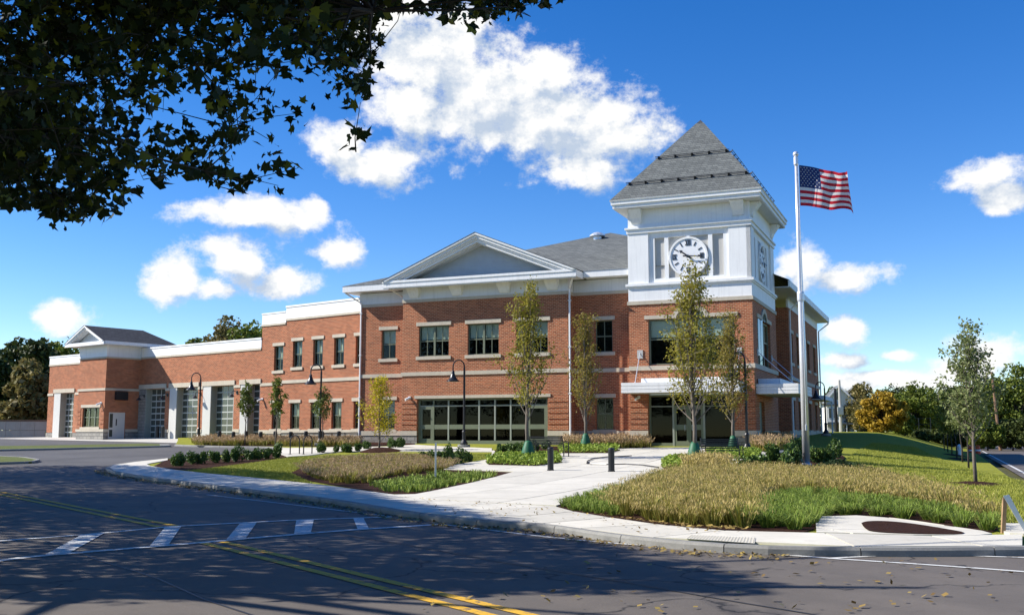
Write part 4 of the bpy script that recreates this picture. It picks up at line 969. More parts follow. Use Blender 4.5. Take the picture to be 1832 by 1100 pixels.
for a, b in ((1.402, 2.185), (2.195, 2.978)):
    d = link('door', None, EN, (a, 0, 0)); w = b - a
    for q in ((0, .12, -.03, .06, -.1, 2.09), (w - .12, w, -.03, .06, -.1, 2.09), (.121, w - .121, -.03, .06, -.1, .26), (.121, w - .121, -.03, .06, .86, 1.14), (.121, w - .121, -.03, .06, 1.96, 2.09)): MB().box(*q).build('stile', 'olive_frame', d)
    for z0, z1 in ((.261, .859), (1.141, 1.959)): MB().box(.122, w - .122, 0.0, .012, z0, z1).build('pane', 'dark_glass', d)
    MB().tube([(w - .2 if a < 2 else .2, -.035, .8), (w - .2 if a < 2 else .2, -.09, .82), (w - .2 if a < 2 else .2, -.09, 1.12), (w - .2 if a < 2 else .2, -.035, 1.14)], .014, 6).build('handle', 'aluminium', d)
for a, b in ((0.112, 1.298), (3.082, EW - 0.102)):
    enbox('pane', 'dark_glass', a, b, 0.03, 0.042, 0.17, 2.095); enbox('pane', 'dark_glass', a, b, 0.03, 0.042, 2.185, 2.655)
enbox('pane', 'dark_glass', 1.402, 2.978, 0.03, 0.042, 2.185, 2.655)
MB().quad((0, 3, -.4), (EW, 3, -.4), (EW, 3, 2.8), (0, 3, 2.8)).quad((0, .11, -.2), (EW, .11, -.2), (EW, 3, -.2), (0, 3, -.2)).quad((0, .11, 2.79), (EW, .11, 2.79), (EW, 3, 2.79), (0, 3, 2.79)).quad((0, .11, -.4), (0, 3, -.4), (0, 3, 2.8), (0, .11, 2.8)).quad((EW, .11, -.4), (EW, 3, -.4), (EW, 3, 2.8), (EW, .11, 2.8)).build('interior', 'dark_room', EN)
def canopy(x0, x1, y0, y1, z0, z1):
    o = bpart(MB().box(x0, x1, y0, y1, z0, z1 - 0.004), 'canopy', 'white_side')
    h = (z1 - z0) / 3
    for k in range(3):
        za, zb2 = z0 + k * h + 0.012, z0 + (k + 1) * h - 0.012
        MB().box(x0 - .03, x1 + .03, y0 - .03, y0 - .002, za, zb2).build('fascia_panel', 'white_trim', o)
        MB().box(x1 + .002, x1 + .03, y0 - .001, y1 - .05, za, zb2).build('fascia_panel', 'white_trim', o)
    return o
cp = canopy(-6.83, -0.55, -1.5, -0.02, 3.80, 4.36); bpart(MB().box(-6.0, -0.9, -0.62, -0.03, 4.37, 4.62), 'canopy_upstand', 'white_trim')
cp2 = canopy(0.03, 2.15, 0.45, 6.2, 3.72, 4.26); bpart(MB().box(0.05, 1.2, 0.9, 5.6, 4.27, 4.55), 'canopy_upstand', 'white_side')
def rod(p, q, plate):
    o = bpart(MB().tube([p, q], 0.022, 6), 'hanger_rod', 'aluminium')
    bpart(MB().box(*plate), 'rod_plate', 'grey_panel', parent=o); bpart(MB().lathe([(.05, 0), (.05, .14), (.02, .17)], 8, (q[0], q[1], q[2] - .12)), 'rod_anchor', 'aluminium', parent=o)
rod((-6.2, -0.05, 6.05), (-6.2, -1.1, 4.36), (-6.36, -6.04, -0.05, -0.002, 5.75, 6.22)); rod((-0.75, -0.05, 6.05), (-0.75, -1.1, 4.36), (-0.88, -0.62, -0.05, -0.002, 5.8, 6.2))
rod((0.05, 1.1, 6.0), (1.9, 1.1, 4.26), (0.002, 0.05, 0.95, 1.25, 5.8, 6.15)); rod((0.05, 5.9, 6.0), (1.9, 5.9, 4.26), (0.002, 0.05, 5.78, 6.02, 5.8, 6.15))
camera_unit(FRA, f0, -6.30, 3.62)
MB().box(0, 1.8, 0, 0.05, 0, 2.75).build('side_door', 'olive_frame', ST, (-0.16, 1.2, 0.6), math.pi / 2)
sdr = ST.children[-1]
for a in (0.12, 0.98): MB().box(a, a + 0.70, -0.02, -0.002, 0.5, 2.55).build('pane', 'bay_glass', sdr)
# ---- right wing (recess, then pavilion)
sx = sideR(-1.3); sp = sideR(0.02)
mb = MB(); wallp(mb, TD, 13.2, GZ, 9.8, [], sx)
hW = [(13.9, 15.05), (16.85, 18.0), (22.6, 23.9), (26.2, 27.6)]
wallp(mb, 13.2, 29.4, GZ, 9.8, [(a, b, 6.25, 8.2, .2) for a, b in hW] + [(a, b, 1.88, 3.8, .2) for a, b in hW], sp); wallp(mb, -1.3, 0.02, GZ, 9.8, [], front(13.2)); bpart(mb, 'wall', 'brick')
for a, b in hW: window(FRA, sp, a, b, 6.25, 8.2, blind=0); window(FRA, sp, a, b, 1.88, 3.8, blind=0)
course('belt_course', 'limestone', [(13.14, 29.45, sp)], 5.10, 5.33, 0.06); course('base_band', 'limestone', [(13.14, 29.45, sp)], 1.55, 1.82, 0.06)
course('stone_base', 'stone_base', [(13.16, 29.45, sp)], GZ, 1.55, 0.03)
course('frieze', 'white_side', [(13.14, 29.45, sp), (TD, 13.1, sx)], 9.80, 10.42, 0.03)
bpart(MB().box(-1.4, 0.82, TD + 0.05, 30.1, 10.42, 10.46), 'soffit', 'white_side'); bpart(MB().box(0.80, 0.90, TD + 0.05, 30.2, 10.44, 10.84), 'gutter', 'white_trim')
bpart(MB().tube([(0.85, 13.4, 10.5), (0.85, 13.4, 10.3), (0.12, 13.3, 9.6), (0.12, 13.3, 1.4)], 0.055, 8), 'downspout', 'white_trim')
bpart(MB().tube([(0.85, 29.8, 10.5), (0.85, 29.8, 10.3), (0.12, 29.5, 9.7), (0.12, 29.5, 1.4)], 0.055, 8), 'downspout', 'white_trim')
bpart(MB().box(-1.0, 0.9, 24.5, 30.5, 4.15, 4.45).box(0.78, 0.88, 30.3, 30.4, 0.8, 4.15), 'canopy', 'white_side')

# ---- left wing, two storeys and garage (frame B)
b0 = front(0.0)
UW = [(-6.68, -5.72), (-4.62, -3.66), (-2.57, -1.62), (-0.53, 0.42)]
hb = [(a, b, 6.10, 7.88, .22) for a, b in UW] + [(a - .12, b - .12, 1.95, 3.69, .22) for a, b in UW[:3]] + [(-0.62, 0.33, 1.95, 3.69, .22), (-8.64, -7.68, 5.94, 7.64, .22), (-8.72, -7.76, 1.95, 3.69, .22)]
mb = MB(); wallp(mb, -7.4, 1.4, GZ, 9.32, [h for h in hb if h[0] > -7.4], b0); wallp(mb, -10.0, -7.4, GZ, 9.09, [h for h in hb if h[0] < -7.4], b0)
wallp(mb, 0.0, 9.0, 7, 9.09, [], sideR(-10.0)); bpart(mb, 'wall', 'brick', FRB); 
mb = MB(); wallp(mb, 0, 8, 7.0, 9.09, [], lambda u_, v_, d: (-10.0 + d, u_, v_)); bpart(mb, 'wall', 'brick', FRB)
for h in hb: window(FRB, b0, *h[:4], blind=0.5, depth=0.22, over=0.13)
course('coping', 'limestone', [(-7.46, 0.9, b0)], 9.32, 9.46, 0.06, FRB); course('coping', 'limestone', [(-10.06, -7.46, b0)], 9.09, 9.22, 0.06, FRB)
course('parapet', 'white_trim', [(-7.44, 0.9, b0)], 9.46, 10.24, 0.03, FRB); course('parapet_cap', 'white_trim', [(-7.47, 0.9, b0)], 10.24, 10.36, 0.07, FRB)
course('parapet', 'white_trim', [(-10.03, -7.46, b0)], 9.22, 9.92, 0.02, FRB); course('parapet_cap', 'white_trim', [(-10.06, -7.48, b0)], 9.92, 10.02, 0.05, FRB)
bpart(MB().box(-10.0, 0.3, 0.1, 9.0, 9.2, 9.3).box(-10.03, -9.9, 0.1, 9.0, 9.09, 10.0), 'flat_roof', 'white_side', FRB)
course('belt_course', 'limestone', [(-7.7, 0.9, b0)], 5.03, 5.25, 0.06, FRB); course('belt_course', 'limestone', [(-10.02, -7.702, b0)], 4.92, 5.12, 0.055, FRB)
course('base_band', 'limestone', [(-10.02, 0.9, b0)], 1.64, 1.88, 0.07, FRB); course('stone_base', 'stone_base', [(-10.02, 0.9, b0)], GZ, 1.64, 0.035, FRB)
BAY = [(-24.95, -24.0, -21.4), (-20.8, -19.88, -17.25), (-16.6, -15.66, -12.98), (-12.2, -11.35, -10.06)]
hg = [(p, c, 0.6, 5.09, .55) for p, b, c in BAY]
mb = MB(); wallp(mb, -28.5, -10.0, GZ, 7.46, hg, b0); bpart(mb, 'wall', 'brick', FRB)
course('coping', 'limestone', [(-24.8, -10.02, b0)], 7.46, 7.60, 0.06, FRB); course('parapet', 'white_trim', [(-24.8, -10.02, b0)], 7.60, 8.22, 0.03, FRB); course('parapet_cap', 'white_trim', [(-24.8, -10.02, b0)], 8.22, 8.33, 0.07, FRB)
bpart(MB().box(-38.9, -10.0, 0.1, 14, 7.4, 7.55), 'flat_roof', 'grey_panel', FRB)
piers = [(-21.39, -20.81), (-17.24, -16.61), (-12.97, -12.21)]
course('belt_course', 'limestone', piers, 4.90, 5.10, 0.055, FRB) if False else [course('belt_course', 'limestone', [(a + .0, b - .0, b0)], 4.88, 5.08, 0.055, FRB) for a, b in piers]
for a, b in piers: course('base_band', 'limestone', [(a, b, b0)], 1.72, 1.95, 0.06, FRB); course('stone_base', 'stone_base', [(a, b, b0)], GZ, 1.72, 0.03, FRB)
def garage(p, b, c, z0=0.75, z1=5.09, fr=FRB):
    loc, rz = place(fr, b0, b, z0); w = c - b; h = z1 - z0; D = 0.50
    g = link('garage_door', None, ST, loc, rz)
    course('bay_lintel', 'limestone', [(p - 0.12, c + 0.12, b0)], z1 + 0.003, z1 + 0.34, 0.08, fr)
    bpart(MB().box(p, b - 0.002, -0.03, 0.5, z0, z1 - 0.002), 'bay_pilaster', 'bay_white' if p > -24 or p < -30 else 'stone_base', fr)  # first bay: darker stone colour stands in for the shade on it
    bpart(MB().box(b, b + 0.03, -0.01, D, z0, z1 - 0.003), 'bay_jamb', 'bay_panel', fr)
    nc = 4 if w > 1.6 else 2; rows = 8; zf = 1.28 - z0; rh = (h - zf) / rows; cw_ = (w - 0.04) / nc; st = 0.045
    MB().box(0.032, w, D, D + 0.04, 0, zf).build('bottom_rail', 'bay_panel', g)
    for r in range(rows + 1):
        zz = zf + r * rh; MB().box(0.032, w, D - 0.02, D + 0.04, max(zz - st, 0), min(zz + st, h - .002)).build('rail', 'bay_frame', g)
    for k in range(nc + 1):
        xx = 0.032 + cw_ * k
        for r in range(rows): MB().box(max(.032, xx - st * .7), min(w, xx + st * .7), D - 0.015, D + 0.04, zf + r * rh + st + .001, zf + (r + 1) * rh - st - .001).build('stile', 'bay_frame', g)
    me = MB().box(0, cw_ - 2 * st * .7, 0, 0.02, 0, rh - 2 * st).mesh('pane', 'bay_glass')
    for r in range(rows):
        for k in range(nc): link('pane', me, g, (0.032 + cw_ * k + st * .7, D, zf + r * rh + st))
for p, b, c in BAY: garage(p, b, c)
# wall lights and cameras on the garage piers
for x in (-21.1, -16.95, -12.6, -24.2 + 0.0):
    loc, rz = place(FRB, b0, x, 4.55)
    o = MB().box(-0.08, 0.08, -0.05, 0, -0.12, 0.12).tube([(0, -0.05, 0.02), (0, -0.3, 0.12), (0, -0.45, 0.02), (0, -0.48, -0.12)], 0.025, 6).lathe([(0.04, 0.0), (0.07, -0.06), (0.20, -0.20), (0.21, -0.24)], 10, (0, -0.48, -0.1)).build('wall_light', 'fixture_black', ST, loc, rz)
camera_unit(FRB, b0, -9.75, 4.0)
# entry block
EY = -2.9; e0 = front(EY); EX0, EX1 = -28.82, -24.95
mb = MB(); wallp(mb, EX0, EX1, GZ, 7.40, [(-28.07, -25.64, 2.14, 3.64, .2)], e0)
wallp(mb, EY, 0.0, GZ, 7.40, [(-2.5, -1.12, 0.6, 3.26, .12)], sideR(EX1)); wallp(mb, EY, 0, GZ, 7.4, [], lambda u_, v_, d: (EX0 + d, u_, v_)); bpart(mb, 'wall', 'brick', FRB)
window(FRB, e0, -28.07, -25.64, 2.14, 3.64, cols=1, mull=(0.81, 1.62), blind=0.0, over=0.18)
se_ = sideR(EX1)
for nm, z0, z1, p in (('belt_course', 4.92, 5.10, .06), ('base_band', 1.78, 1.98, .07), ('coping', 7.40, 7.52, .07)): course(nm, 'limestone', [(EX0 - p, EX1 + p, e0), (EY + .101, (-.002 if nm != 'base_band' else -2.52), se_)], z0, z1, p, FRB)
course('base_band', 'limestone', [(-1.1, -0.002, se_)], 1.78, 1.98, .07, FRB); course('stone_base', 'stone_base', [(EX0, EX1 + .03, e0), (EY + .101, -2.52, se_), (-1.1, -.002, se_)], GZ, 1.78, .03, FRB)
rustic([(EX0, -28.3, e0), (-25.45, EX1, e0)], 2.0, 3.64, 5, FRB)
course('frieze', 'white_trim', [(EX0 - .02, EX1 + .02, e0)], 7.52, 7.90, 0.02, FRB); course('frieze', 'white_trim', [(EX0 - .04, EX1 + .04, e0)], 7.90, 8.42, 0.05, FRB)
course('frieze', 'white_side', [(EY + .101, 2.8, se_)], 7.52, 7.90, 0.02, FRB); course('frieze', 'white_side', [(EY + .101, 2.8, se_)], 7.90, 8.42, 0.05, FRB)
gx0, gx1, gax, gz0, gza = EX0 - 0.85, EX1 + 0.85, (EX0 + EX1) / 2, 8.5, 9.95
bpart(MB().box(gx0, gx1, EY - 0.75, 2.8, 8.42, 8.46), 'soffit', 'white_side', FRB)
bpart(MB().box(gx0 - .03, gx1 + .03, EY - 0.85, EY - 0.75, 8.38, 8.64).box(gx1, gx1 + .1, EY - 0.75, 2.8, 8.40, 8.64), 'gutter', 'white_trim', FRB)
for s_ in (-1, 1):
    xe = gax + s_ * (gx1 - gax + .03)
    for d0, d1, yy in ((0.0, 0.12, -0.9), (0.12, 0.26, -0.8)):
        t_ = (gza - d1 - 8.64) / (gza - gz0 - .13); tt = (gza - d0 - 8.64) / (gza - gz0 - .13)
        bpart(MB().prism([(gax, gza - d0), (gax + (xe - gax) * min(1, tt), 8.641), (gax + (xe - gax) * min(1, t_), 8.641), (gax, gza - d1)], lambda u_, v_, d: (u_, d, v_), EY + yy, EY - 0.2), 'rake_board', 'white_trim', FRB)
bpart(MB().tri((gx0 + .3, EY - .15, 8.5), (gx1 - .3, EY - .15, 8.5), (gax, EY - .15, gza - .2)), 'siding', 'siding', FRB)
mb = MB()
for s_ in (-1, 1):
    xe = gax + s_ * (gx1 - gax + .08); mb.quad((gax, EY - .92, gza + .02), (xe, EY - .92, 8.63), (xe, 2.9, 8.63), (gax, 1.3, gza + .02))
mb.tri((gx0 - .08, 2.9, 8.63), (gx1 + .08, 2.9, 8.63), (gax, 1.3, gza + .02)); bpart(mb, 'roof', 'shingle_dark', FRB)
loc, rz = place(FRB, se_, -2.5, 1.25)
dr = MB().box(0, 1.38, 0.05, 0.10, -.2, 2.01).build('service_door', 'door_grey', ST, loc, rz)
MB().box(0.10, 0.36, 0.035, 0.049, 0.85, 1.9).build('pane', 'bay_glass', dr); MB().box(0.10, 0.36, 0.035, 0.049, 0.15, 0.68).build('pane', 'bay_glass', dr)
MB().box(0.62, 0.70, 0.02, 0.049, 1.0, 1.5).build('door_seam', 'black_metal', dr)
loc, rz = place(FRB, se_, -1.8, 4.55)
MB().box(-0.3, 0.7, -0.25, 0, -.35, .3).build('wall_unit', 'fixture_black', ST, loc, rz)
camera_unit(FRB, e0, -25.4, 3.95)
# last bay at the far left
hg2 = [(-37.9, -34.7, 0.6, 5.09, .55)]
mb = MB(); wallp(mb, -38.95, -28.4, GZ, 7.46, hg2, b0); wallp(mb, 0, 12, GZ, 7.46, [], lambda u_, v_, d: (-38.95 + d, u_, v_)); bpart(mb, 'wall', 'brick', FRB)
course('coping', 'limestone', [(-39.0, -28.9, b0)], 7.46, 7.60, 0.06, FRB); course('parapet', 'white_trim', [(-38.98, -28.9, b0)], 7.60, 8.20, 0.03, FRB); course('parapet_cap', 'white_trim', [(-39.02, -28.9, b0)], 8.20, 8.30, 0.07, FRB)
course('belt_course', 'limestone', [(-39.0, -38.05, b0), (-34.5, -28.9, b0)], 4.88, 5.08, 0.055, FRB)
garage(-37.9, -36.85, -34.7)
course('stone_base', 'stone_base', [(-39.0, -37.95, b0), (-34.65, -28.9, b0)], GZ, 1.72, 0.03, FRB)

# ------------------------------------------------------------------ street furniture
rng = np.random.default_rng(7); random.seed(11)
def lamp_post(px, py, top, label, flip=1, at=None):
    x, y, z = gz(px, py) if at is None else ((px - 916) / 1842 * at, at, zs((px - 916) / 1842 * at, at)); H = (py - top) / 1842.0 * y
    r = empty('street_lamp', (x, y, z)); tag(r, label, 'street lamp', 'black gooseneck lamps around the fire station')
    MB().lathe([(0.34, 0), (0.34, 0.16)], 16).build('footing', 'concrete_kerb', r)
    MB().lathe([(0.21, 0.16), (0.21, 0.24), (0.17, 0.30), (0.10, 0.42), (0.10, 0.80), (0.12, 0.84), (0.075, 0.92)], 14).build('base', 'black_metal', r, smooth=False)
    k = H - 0.42
    MB().lathe([(0.065, 0.92), (0.055, k)], 10).build('post', 'black_metal', r)
    rr = 0.31; pts = [(0, 0, k)] + [(-flip * rr * (1 - math.cos(t)), 0, k + 0.05 + rr * math.sin(t) * 1.2) for t in np.linspace(0, math.pi, 11)] + [(-flip * 2 * rr, 0, k - 0.18)]
    MB().tube(pts, 0.036, 8).build('gooseneck', 'black_metal', r)
    s_ = MB().lathe([(0.05, -0.16), (0.085, -0.20), (0.085, -0.30), (0.11, -0.36), (0.17, -0.52), (0.27, -0.66), (0.36, -0.72), (0.37, -0.75)], 16, (-flip * 2 * rr, 0, k)).build('lamp_shade', 'fixture_black', r, smooth=True)
    MB().lathe([(0.12, -0.74), (0.12, -0.70)], 10, (-flip * 2 * rr, 0, k)).build('lens', 'white_side', s_)
    return r
lamp_post(355, 789, 667, 'black gooseneck lamp in front of the garage doors')
lamp_post(572, 797, 652, 'black gooseneck lamp beside the bike racks')
lamp_post(830, 800, 644, 'black gooseneck lamp in front of the gabled storefront')
lamp_post(1337, 810, 630, 'black gooseneck lamp at the corner of the clock tower')
lamp_post(1478, 790, 694, 'black gooseneck lamp at the far right end of the building', at=72)
BOL = {}
def bollard(px, py, hpx, label, group, d=0.20):
    x, y, z = gz(px, py); h = hpx / 1842.0 * y
    key = (round(h, 2), d)
    if key not in BOL:
        BOL[key] = (MB().lathe([(d * .58, 0), (d * .58, 0.05), (d * .5, 0.06), (d * .5, h - 0.06), (d * .44, h - 0.015), (d * .2, h)], 14).mesh('post', 'black_metal'), MB().lathe([(d * .53, h - .17), (d * .53, h - .13)], 14).mesh('ring', 'fixture_black'))
    r = empty('bollard', (x, y, z)); tag(r, label, 'bollard', group)
    link('post', BOL[key][0], r); link('ring', BOL[key][1], r)
bollard(985, 842, 42, 'left of the two black bollards on the concrete plaza', 'plaza bollards', 0.22); bollard(1094, 844, 43, 'right of the two black bollards on the concrete plaza', 'plaza bollards', 0.22)
for i, px in enumerate((392, 417, 440, 466, 492, 520, 547, 576, 606)):
    bollard(px, 794.5 if i % 2 else 793.5, 22.5, ORD[i] + ' black bollard from the left in the tan grass bed', 'bollards in the grass bed', 0.24)
for i, (px, py) in enumerate(((281, 782), (291, 782.5), (341, 781.5), (350, 782), (406, 781))):
    bollard(px, py, 20, ORD[i] + ' black bollard from the left before the garage doors', 'bollards at the garage doors', 0.28)
# low rail behind the grass bed
a = G(502, 793); b = G(640, 792); rl = empty('hand_railing', (*a, zs(*a))); tag(rl, 'low black railing along the wall behind the tan grass', 'railing')
v = Vector(b) - Vector(a); zz = zs(*b) - zs(*a)
MB().tube([(0, 0, 0.62), (v.x, v.y, zz + 0.62)], 0.035, 6).build('rail', 'black_metal', rl)
for k in range(7): t_ = k / 6; MB().tube([(v.x * t_, v.y * t_, zz * t_ - .05), (v.x * t_, v.y * t_, zz * t_ + 0.60)], 0.025, 6).build('post', 'black_metal', rl)
# bike racks
for i, (px0, px1) in enumerate(((519, 535.5), (543, 558))):
    x0, y0 = G(px0, 813); x1, y1 = G(px1, 812); z = zs(x0, y0); w = Vector((x1 - x0, y1 - y0)); L = w.length; h = 34 / 1842 * y0
    r = empty('bike_rack', (x0, y0, z)); tag(r, ('left' if i == 0 else 'right') + ' black hoop bike rack on the front walk', 'bike rack', 'bike racks')
    d = w.normalized(); rr = L / 2
    pts = [(0, 0, -.02)] + [(d.x * (rr - rr * math.cos(t)), d.y * (rr - rr * math.cos(t)), h - rr + rr * math.sin(t)) for t in np.linspace(0, math.pi, 13)] + [(w.x, w.y, -.02)]
    MB().tube(pts, 0.03, 8).build('hoop', 'black_metal', r)
    for q in ((0, 0), (w.x, w.y)): MB().lathe([(.08, 0), (.08, .015)], 10, (q[0], q[1], 0.02)).build('flange', 'black_metal', r)
# benches
def bench(px, py, rz, L, label):
    x, y, z = gz(px, py); r = empty('bench', (x, y, z + 0.02), rz); tag(r, label, 'bench', 'black steel slat benches')
    for k in range(7): MB().box(0.05, L - 0.05, -0.02 + k * 0.062, 0.03 + k * 0.062, 0.43, 0.45).build('seat_slat', 'black_metal', r)
    for k in range(6): 
        yy = 0.45 + k * 0.028; zz = 0.50 + k * 0.068; MB().box(0.05, L - 0.05, yy, yy + 0.02, zz, zz + 0.048).build('back_slat', 'black_metal', r)
    for xx in (0.0, L - 0.04):
        for yy, top in ((0.0, 0.64), (0.44, 0.44)): MB().tube([(xx + .02, yy, 0), (xx + .02, yy, top)], 0.024, 6).build('leg', 'black_metal', r)
        MB().tube([(xx + .02, 0.44, 0.43), (xx + .02, 0.62, 0.92)], 0.024, 6).build('back_post', 'black_metal', r)
        MB().tube([(xx + .02, 0.0, 0.64), (xx + .02, 0.25, 0.66), (xx + .02, 0.50, 0.64)], 0.024, 6).build('armrest', 'black_metal', r)
bench(1018, 817, rad(148), 1.75, 'black slat bench left of the plaza behind the bollard'); bench(1262, 826, rad(8), 1.6, 'black slat bench between the two trees at the tower')
# flagpole and flag
fx, fy, fz = gz(1443, 833); FH = 577 / 1842 * fy * 0.995
fp = empty('flagpole', (fx, fy, fz)); tag(fp, 'tall tapered white metal flagpole in front of the tower', 'flagpole')
MB().lathe([(0.135, -0.1), (0.125, FH * .35), (0.085, FH * .72), (0.055, FH - 0.55)], 18).build('pole', 'aluminium', fp, smooth=True)
MB().lathe([(0.17, -0.05), (0.19, 0.05), (0.15, 0.10)], 18).build('collar', 'aluminium', fp)
MB().lathe([(0.06, FH - .56), (0.09, FH - .50), (0.09, FH - .22), (0.04, FH - .20), (0.03, FH - 0.12)], 14).build('truck', 'aluminium', fp)
MB().lathe([(0.01, FH - .20)] + [(0.11 * math.sin(t), FH - 0.10 - 0.11 * math.cos(t)) for t in np.linspace(0.25, math.pi - .05, 9)], 16).build('finial_ball', 'aluminium', fp, smooth=True)
MB().box(-0.03, 0.03, -0.16, -0.11, 1.3, 1.5).tube([(0.0, -0.14, 1.4), (0.05, -0.10, FH - 0.5)], 0.008, 5).build('halyard', 'white_side', fp)
MB().lathe([(0.128, FH * .515), (0.135, FH * .52), (0.135, FH * .54), (0.12, FH * .545)], 16).build('joint_ring', 'aluminium', fp)
sc = fy / 1842.0; FLH = 76 * sc; FLW = 96 * sc; zt = fz + FH - (282 - 256) * sc
def flagpt(u_, v_):
    amp = 0.03 + 0.30 * u_
    wob = math.sin(u_ * 8.2 + v_ * 1.9) * amp + 0.06 * math.sin(u_ * 17 - v_ * 3) * u_
    x = fx + 0.10 + u_ * FLW * 0.96 + 0.04 * v_ * u_
    z = zt - v_ * FLH - 0.20 * FLH * u_ ** 1.2 * (1.15 - 0.55 * v_ if u_ < 1 else 1) + 0.10 * FLH * math.sin(u_ * 7.2 + 0.6 + v_ * 1.3) * u_ - 0.06 * FLH * (u_ ** 2) * v_
    return Vector((x, fy - 0.05 + wob, z))
for nm, c in (('flag_red', (0.55, 0.02, 0.035)), ('flag_white', (0.78, 0.76, 0.72)), ('flag_blue', (0.03, 0.05, 0.15))): leafmat(nm, [c, tuple(x * 1.04 for x in c)], 0.35, 0.75)
fl = link('flag', None, None, (fx, fy, zt)); tag(fl, 'American flag with stars and stripes flying from the pole', 'flag')
def fpatch(name, mat, us, vs_, off=0.0):
    mb = MB(); vv_ = [[flagpt(a, b) - Vector((fx, fy, zt)) for a in us] for b in vs_]
    for j in range(len(vs_) - 1):
        for i in range(len(us) - 1): mb.quad(vv_[j + 1][i], vv_[j + 1][i + 1], vv_[j][i + 1], vv_[j][i])
    o = mb.build(name, mat, fl, smooth=True); bm = bmesh.new(); bm.from_mesh(o.data); bmesh.ops.remove_doubles(bm, verts=bm.verts[:], dist=1e-4); bm.to_mesh(o.data); bm.free()
for k in range(13):
    u0_ = 0.40 if k < 7 else 0.0; fpatch('stripe', 'flag_red' if k % 2 == 0 else 'flag_white', list(np.linspace(u0_, 1, 34)), [k / 13, (k + .5) / 13, (k + 1) / 13])
fpatch('canton', 'flag_blue', list(np.linspace(0, 0.40, 14)), list(np.linspace(0, 7 / 13, 10)))
mb = MB()
for r_ in range(9):
    for c_ in range(6 if r_ % 2 == 0 else 5):
        cu = 0.40 * ((c_ * 2 + (1 if r_ % 2 == 0 else 2)) / 12); cv = 7 / 13 * (r_ + 1) / 10
        for sgn in (-1, 1):
            pts = []
            for q in range(10):
                ang = q * math.pi / 5; rr = 0.021 if q % 2 == 0 else 0.009
                pts.append(flagpt(cu + rr * math.sin(ang) * FLH / FLW, cv - rr * math.cos(ang)) - Vector((fx, fy, zt)) + Vector((0, sgn * 0.012, 0)))
            cc = flagpt(cu, cv) - Vector((fx, fy, zt)) + Vector((0, sgn * 0.012, 0))
            mb.add([cc] + pts, [(0, i + 1, (i + 1) % 10 + 1) for i in range(10)])
tag(mb.build('stars', 'flag_white', fl), kind='stuff')
# stakes and posts
def stake(p0, p1, w, mat, label, name='stake'):
    o = MB().tube([p0, p1], w, 4).build(name, mat); return o
x, y, z = gz(779, 858); tag(MB().box(-.03, .03, -.006, .0, -.1, 66 / 1842 * y).box(-.012, .012, -.03, -.006, -.1, 66 / 1842 * y - .06).build('survey_post', 'aluminium', None, (x, y, z)), 'thin grey metal post standing in the left planting bed', 'post')
x, y, z = gz(1794, 951); dz_ = 60 / 1842 * y
o = MB().add([(-.03, -.02, -.05), (.03, -.02, -.05), (.03, .02, -.05), (-.03, .02, -.05), (.03, -.02, dz_), (.09, -.02, dz_), (.09, .02, dz_), (.03, .02, dz_)], [(0,3,2,1),(4,5,6,7),(0,1,5,4),(1,2,6,5),(2,3,7,6),(3,0,4,7)]).build('wooden_stake', 'wood', None, (x, y, z)); tag(o, 'short wooden stake at the right end of the grass bed', 'stake')
x, y, z = gz(1836, 952); k = 15.0 / 1842
o = MB().add([(-.02, -.05, -.05), (.05, -.05, -.05), (.05, -.035, -.05), (-.02, -.035, -.05), (-.34, -.05, 68 * k), (-.25, -.05, 70 * k), (-.25, -.035, 70 * k), (-.34, -.035, 68 * k)], [(0,3,2,1),(4,5,6,7),(0,1,5,4),(1,2,6,5),(2,3,7,6),(3,0,4,7)]).box(-.0, .03, -.034, -.02, -.05, .3).build('leaning_post', 'aluminium', None, (x, y, z)); tag(o, 'leaning grey metal sign post at the right edge', 'post')
# hose lying on the plaza
hp = [gz(px, py) for px, py in ((1050, 831), (1052, 826), (1062, 822), (1085, 819), (1110, 818), (1130, 817))]
hp2 = [gz(px, py) for px, py in ((1050, 828), (1056, 832), (1085, 833), (1120, 832), (1150, 834), (1178, 838))]
x, y, z = hp[0]; r = empty('hose', (x, y, z + .03)); tag(r, 'thin dark hose lying in loops on the plaza', 'hose')
for hh in (hp, hp2): MB().tube([(a - x, b - y, zs(a, b) - z + .025) for a, b, c in [(p.x, p.y, 0) for p in [Vector(q) for q in hh]]], 0.022, 6).build('coil', 'black_metal', r)
# small grey hydrant-like bollard cap near the service door, barrels and hydrant at the side street
x, y, z = gz(230, 781, 0.02); o = MB().lathe([(.16, 0), (.16, .3), (.20, .31), (.20, .36), (.14, .42), (.11, .5), (.04, .55)], 12).build('standpipe', 'grey_panel', None, (x, y, z)); tag(o, 'squat pale standpipe by the grey service door', 'standpipe')
def barrel(px, py, hpx, label):
    x, y, z = gz(px, py, 0.0); h = hpx / 1842 * y; r = empty('traffic_barrel', (x, y, z)); tag(r, label, 'traffic barrel', 'orange traffic barrels')
    MB().lathe([(h * .36, 0), (h * .36, .06)], 14).build('rubber_base', 'black_metal', r)
    for k in range(5): z0, z1 = .06 + (h - .06) * k / 5, .06 + (h - .06) * (k + 1) / 5; q = h * (.29 - .012 * k); MB().lathe([(q, z0), (q, z1)], 14).build('band', 'orange_plastic' if k != 2 else 'white_trim', r)
    MB().tube([(-.12, 0, h), (-.1, 0, h + .08), (.1, 0, h + .08), (.12, 0, h)], .02, 6).build('handle', 'orange_plastic', r)
barrel(1737, 813, 14, 'left orange traffic barrel by the side street trees'); barrel(1750, 814, 16, 'right orange traffic barrel by the side street trees')
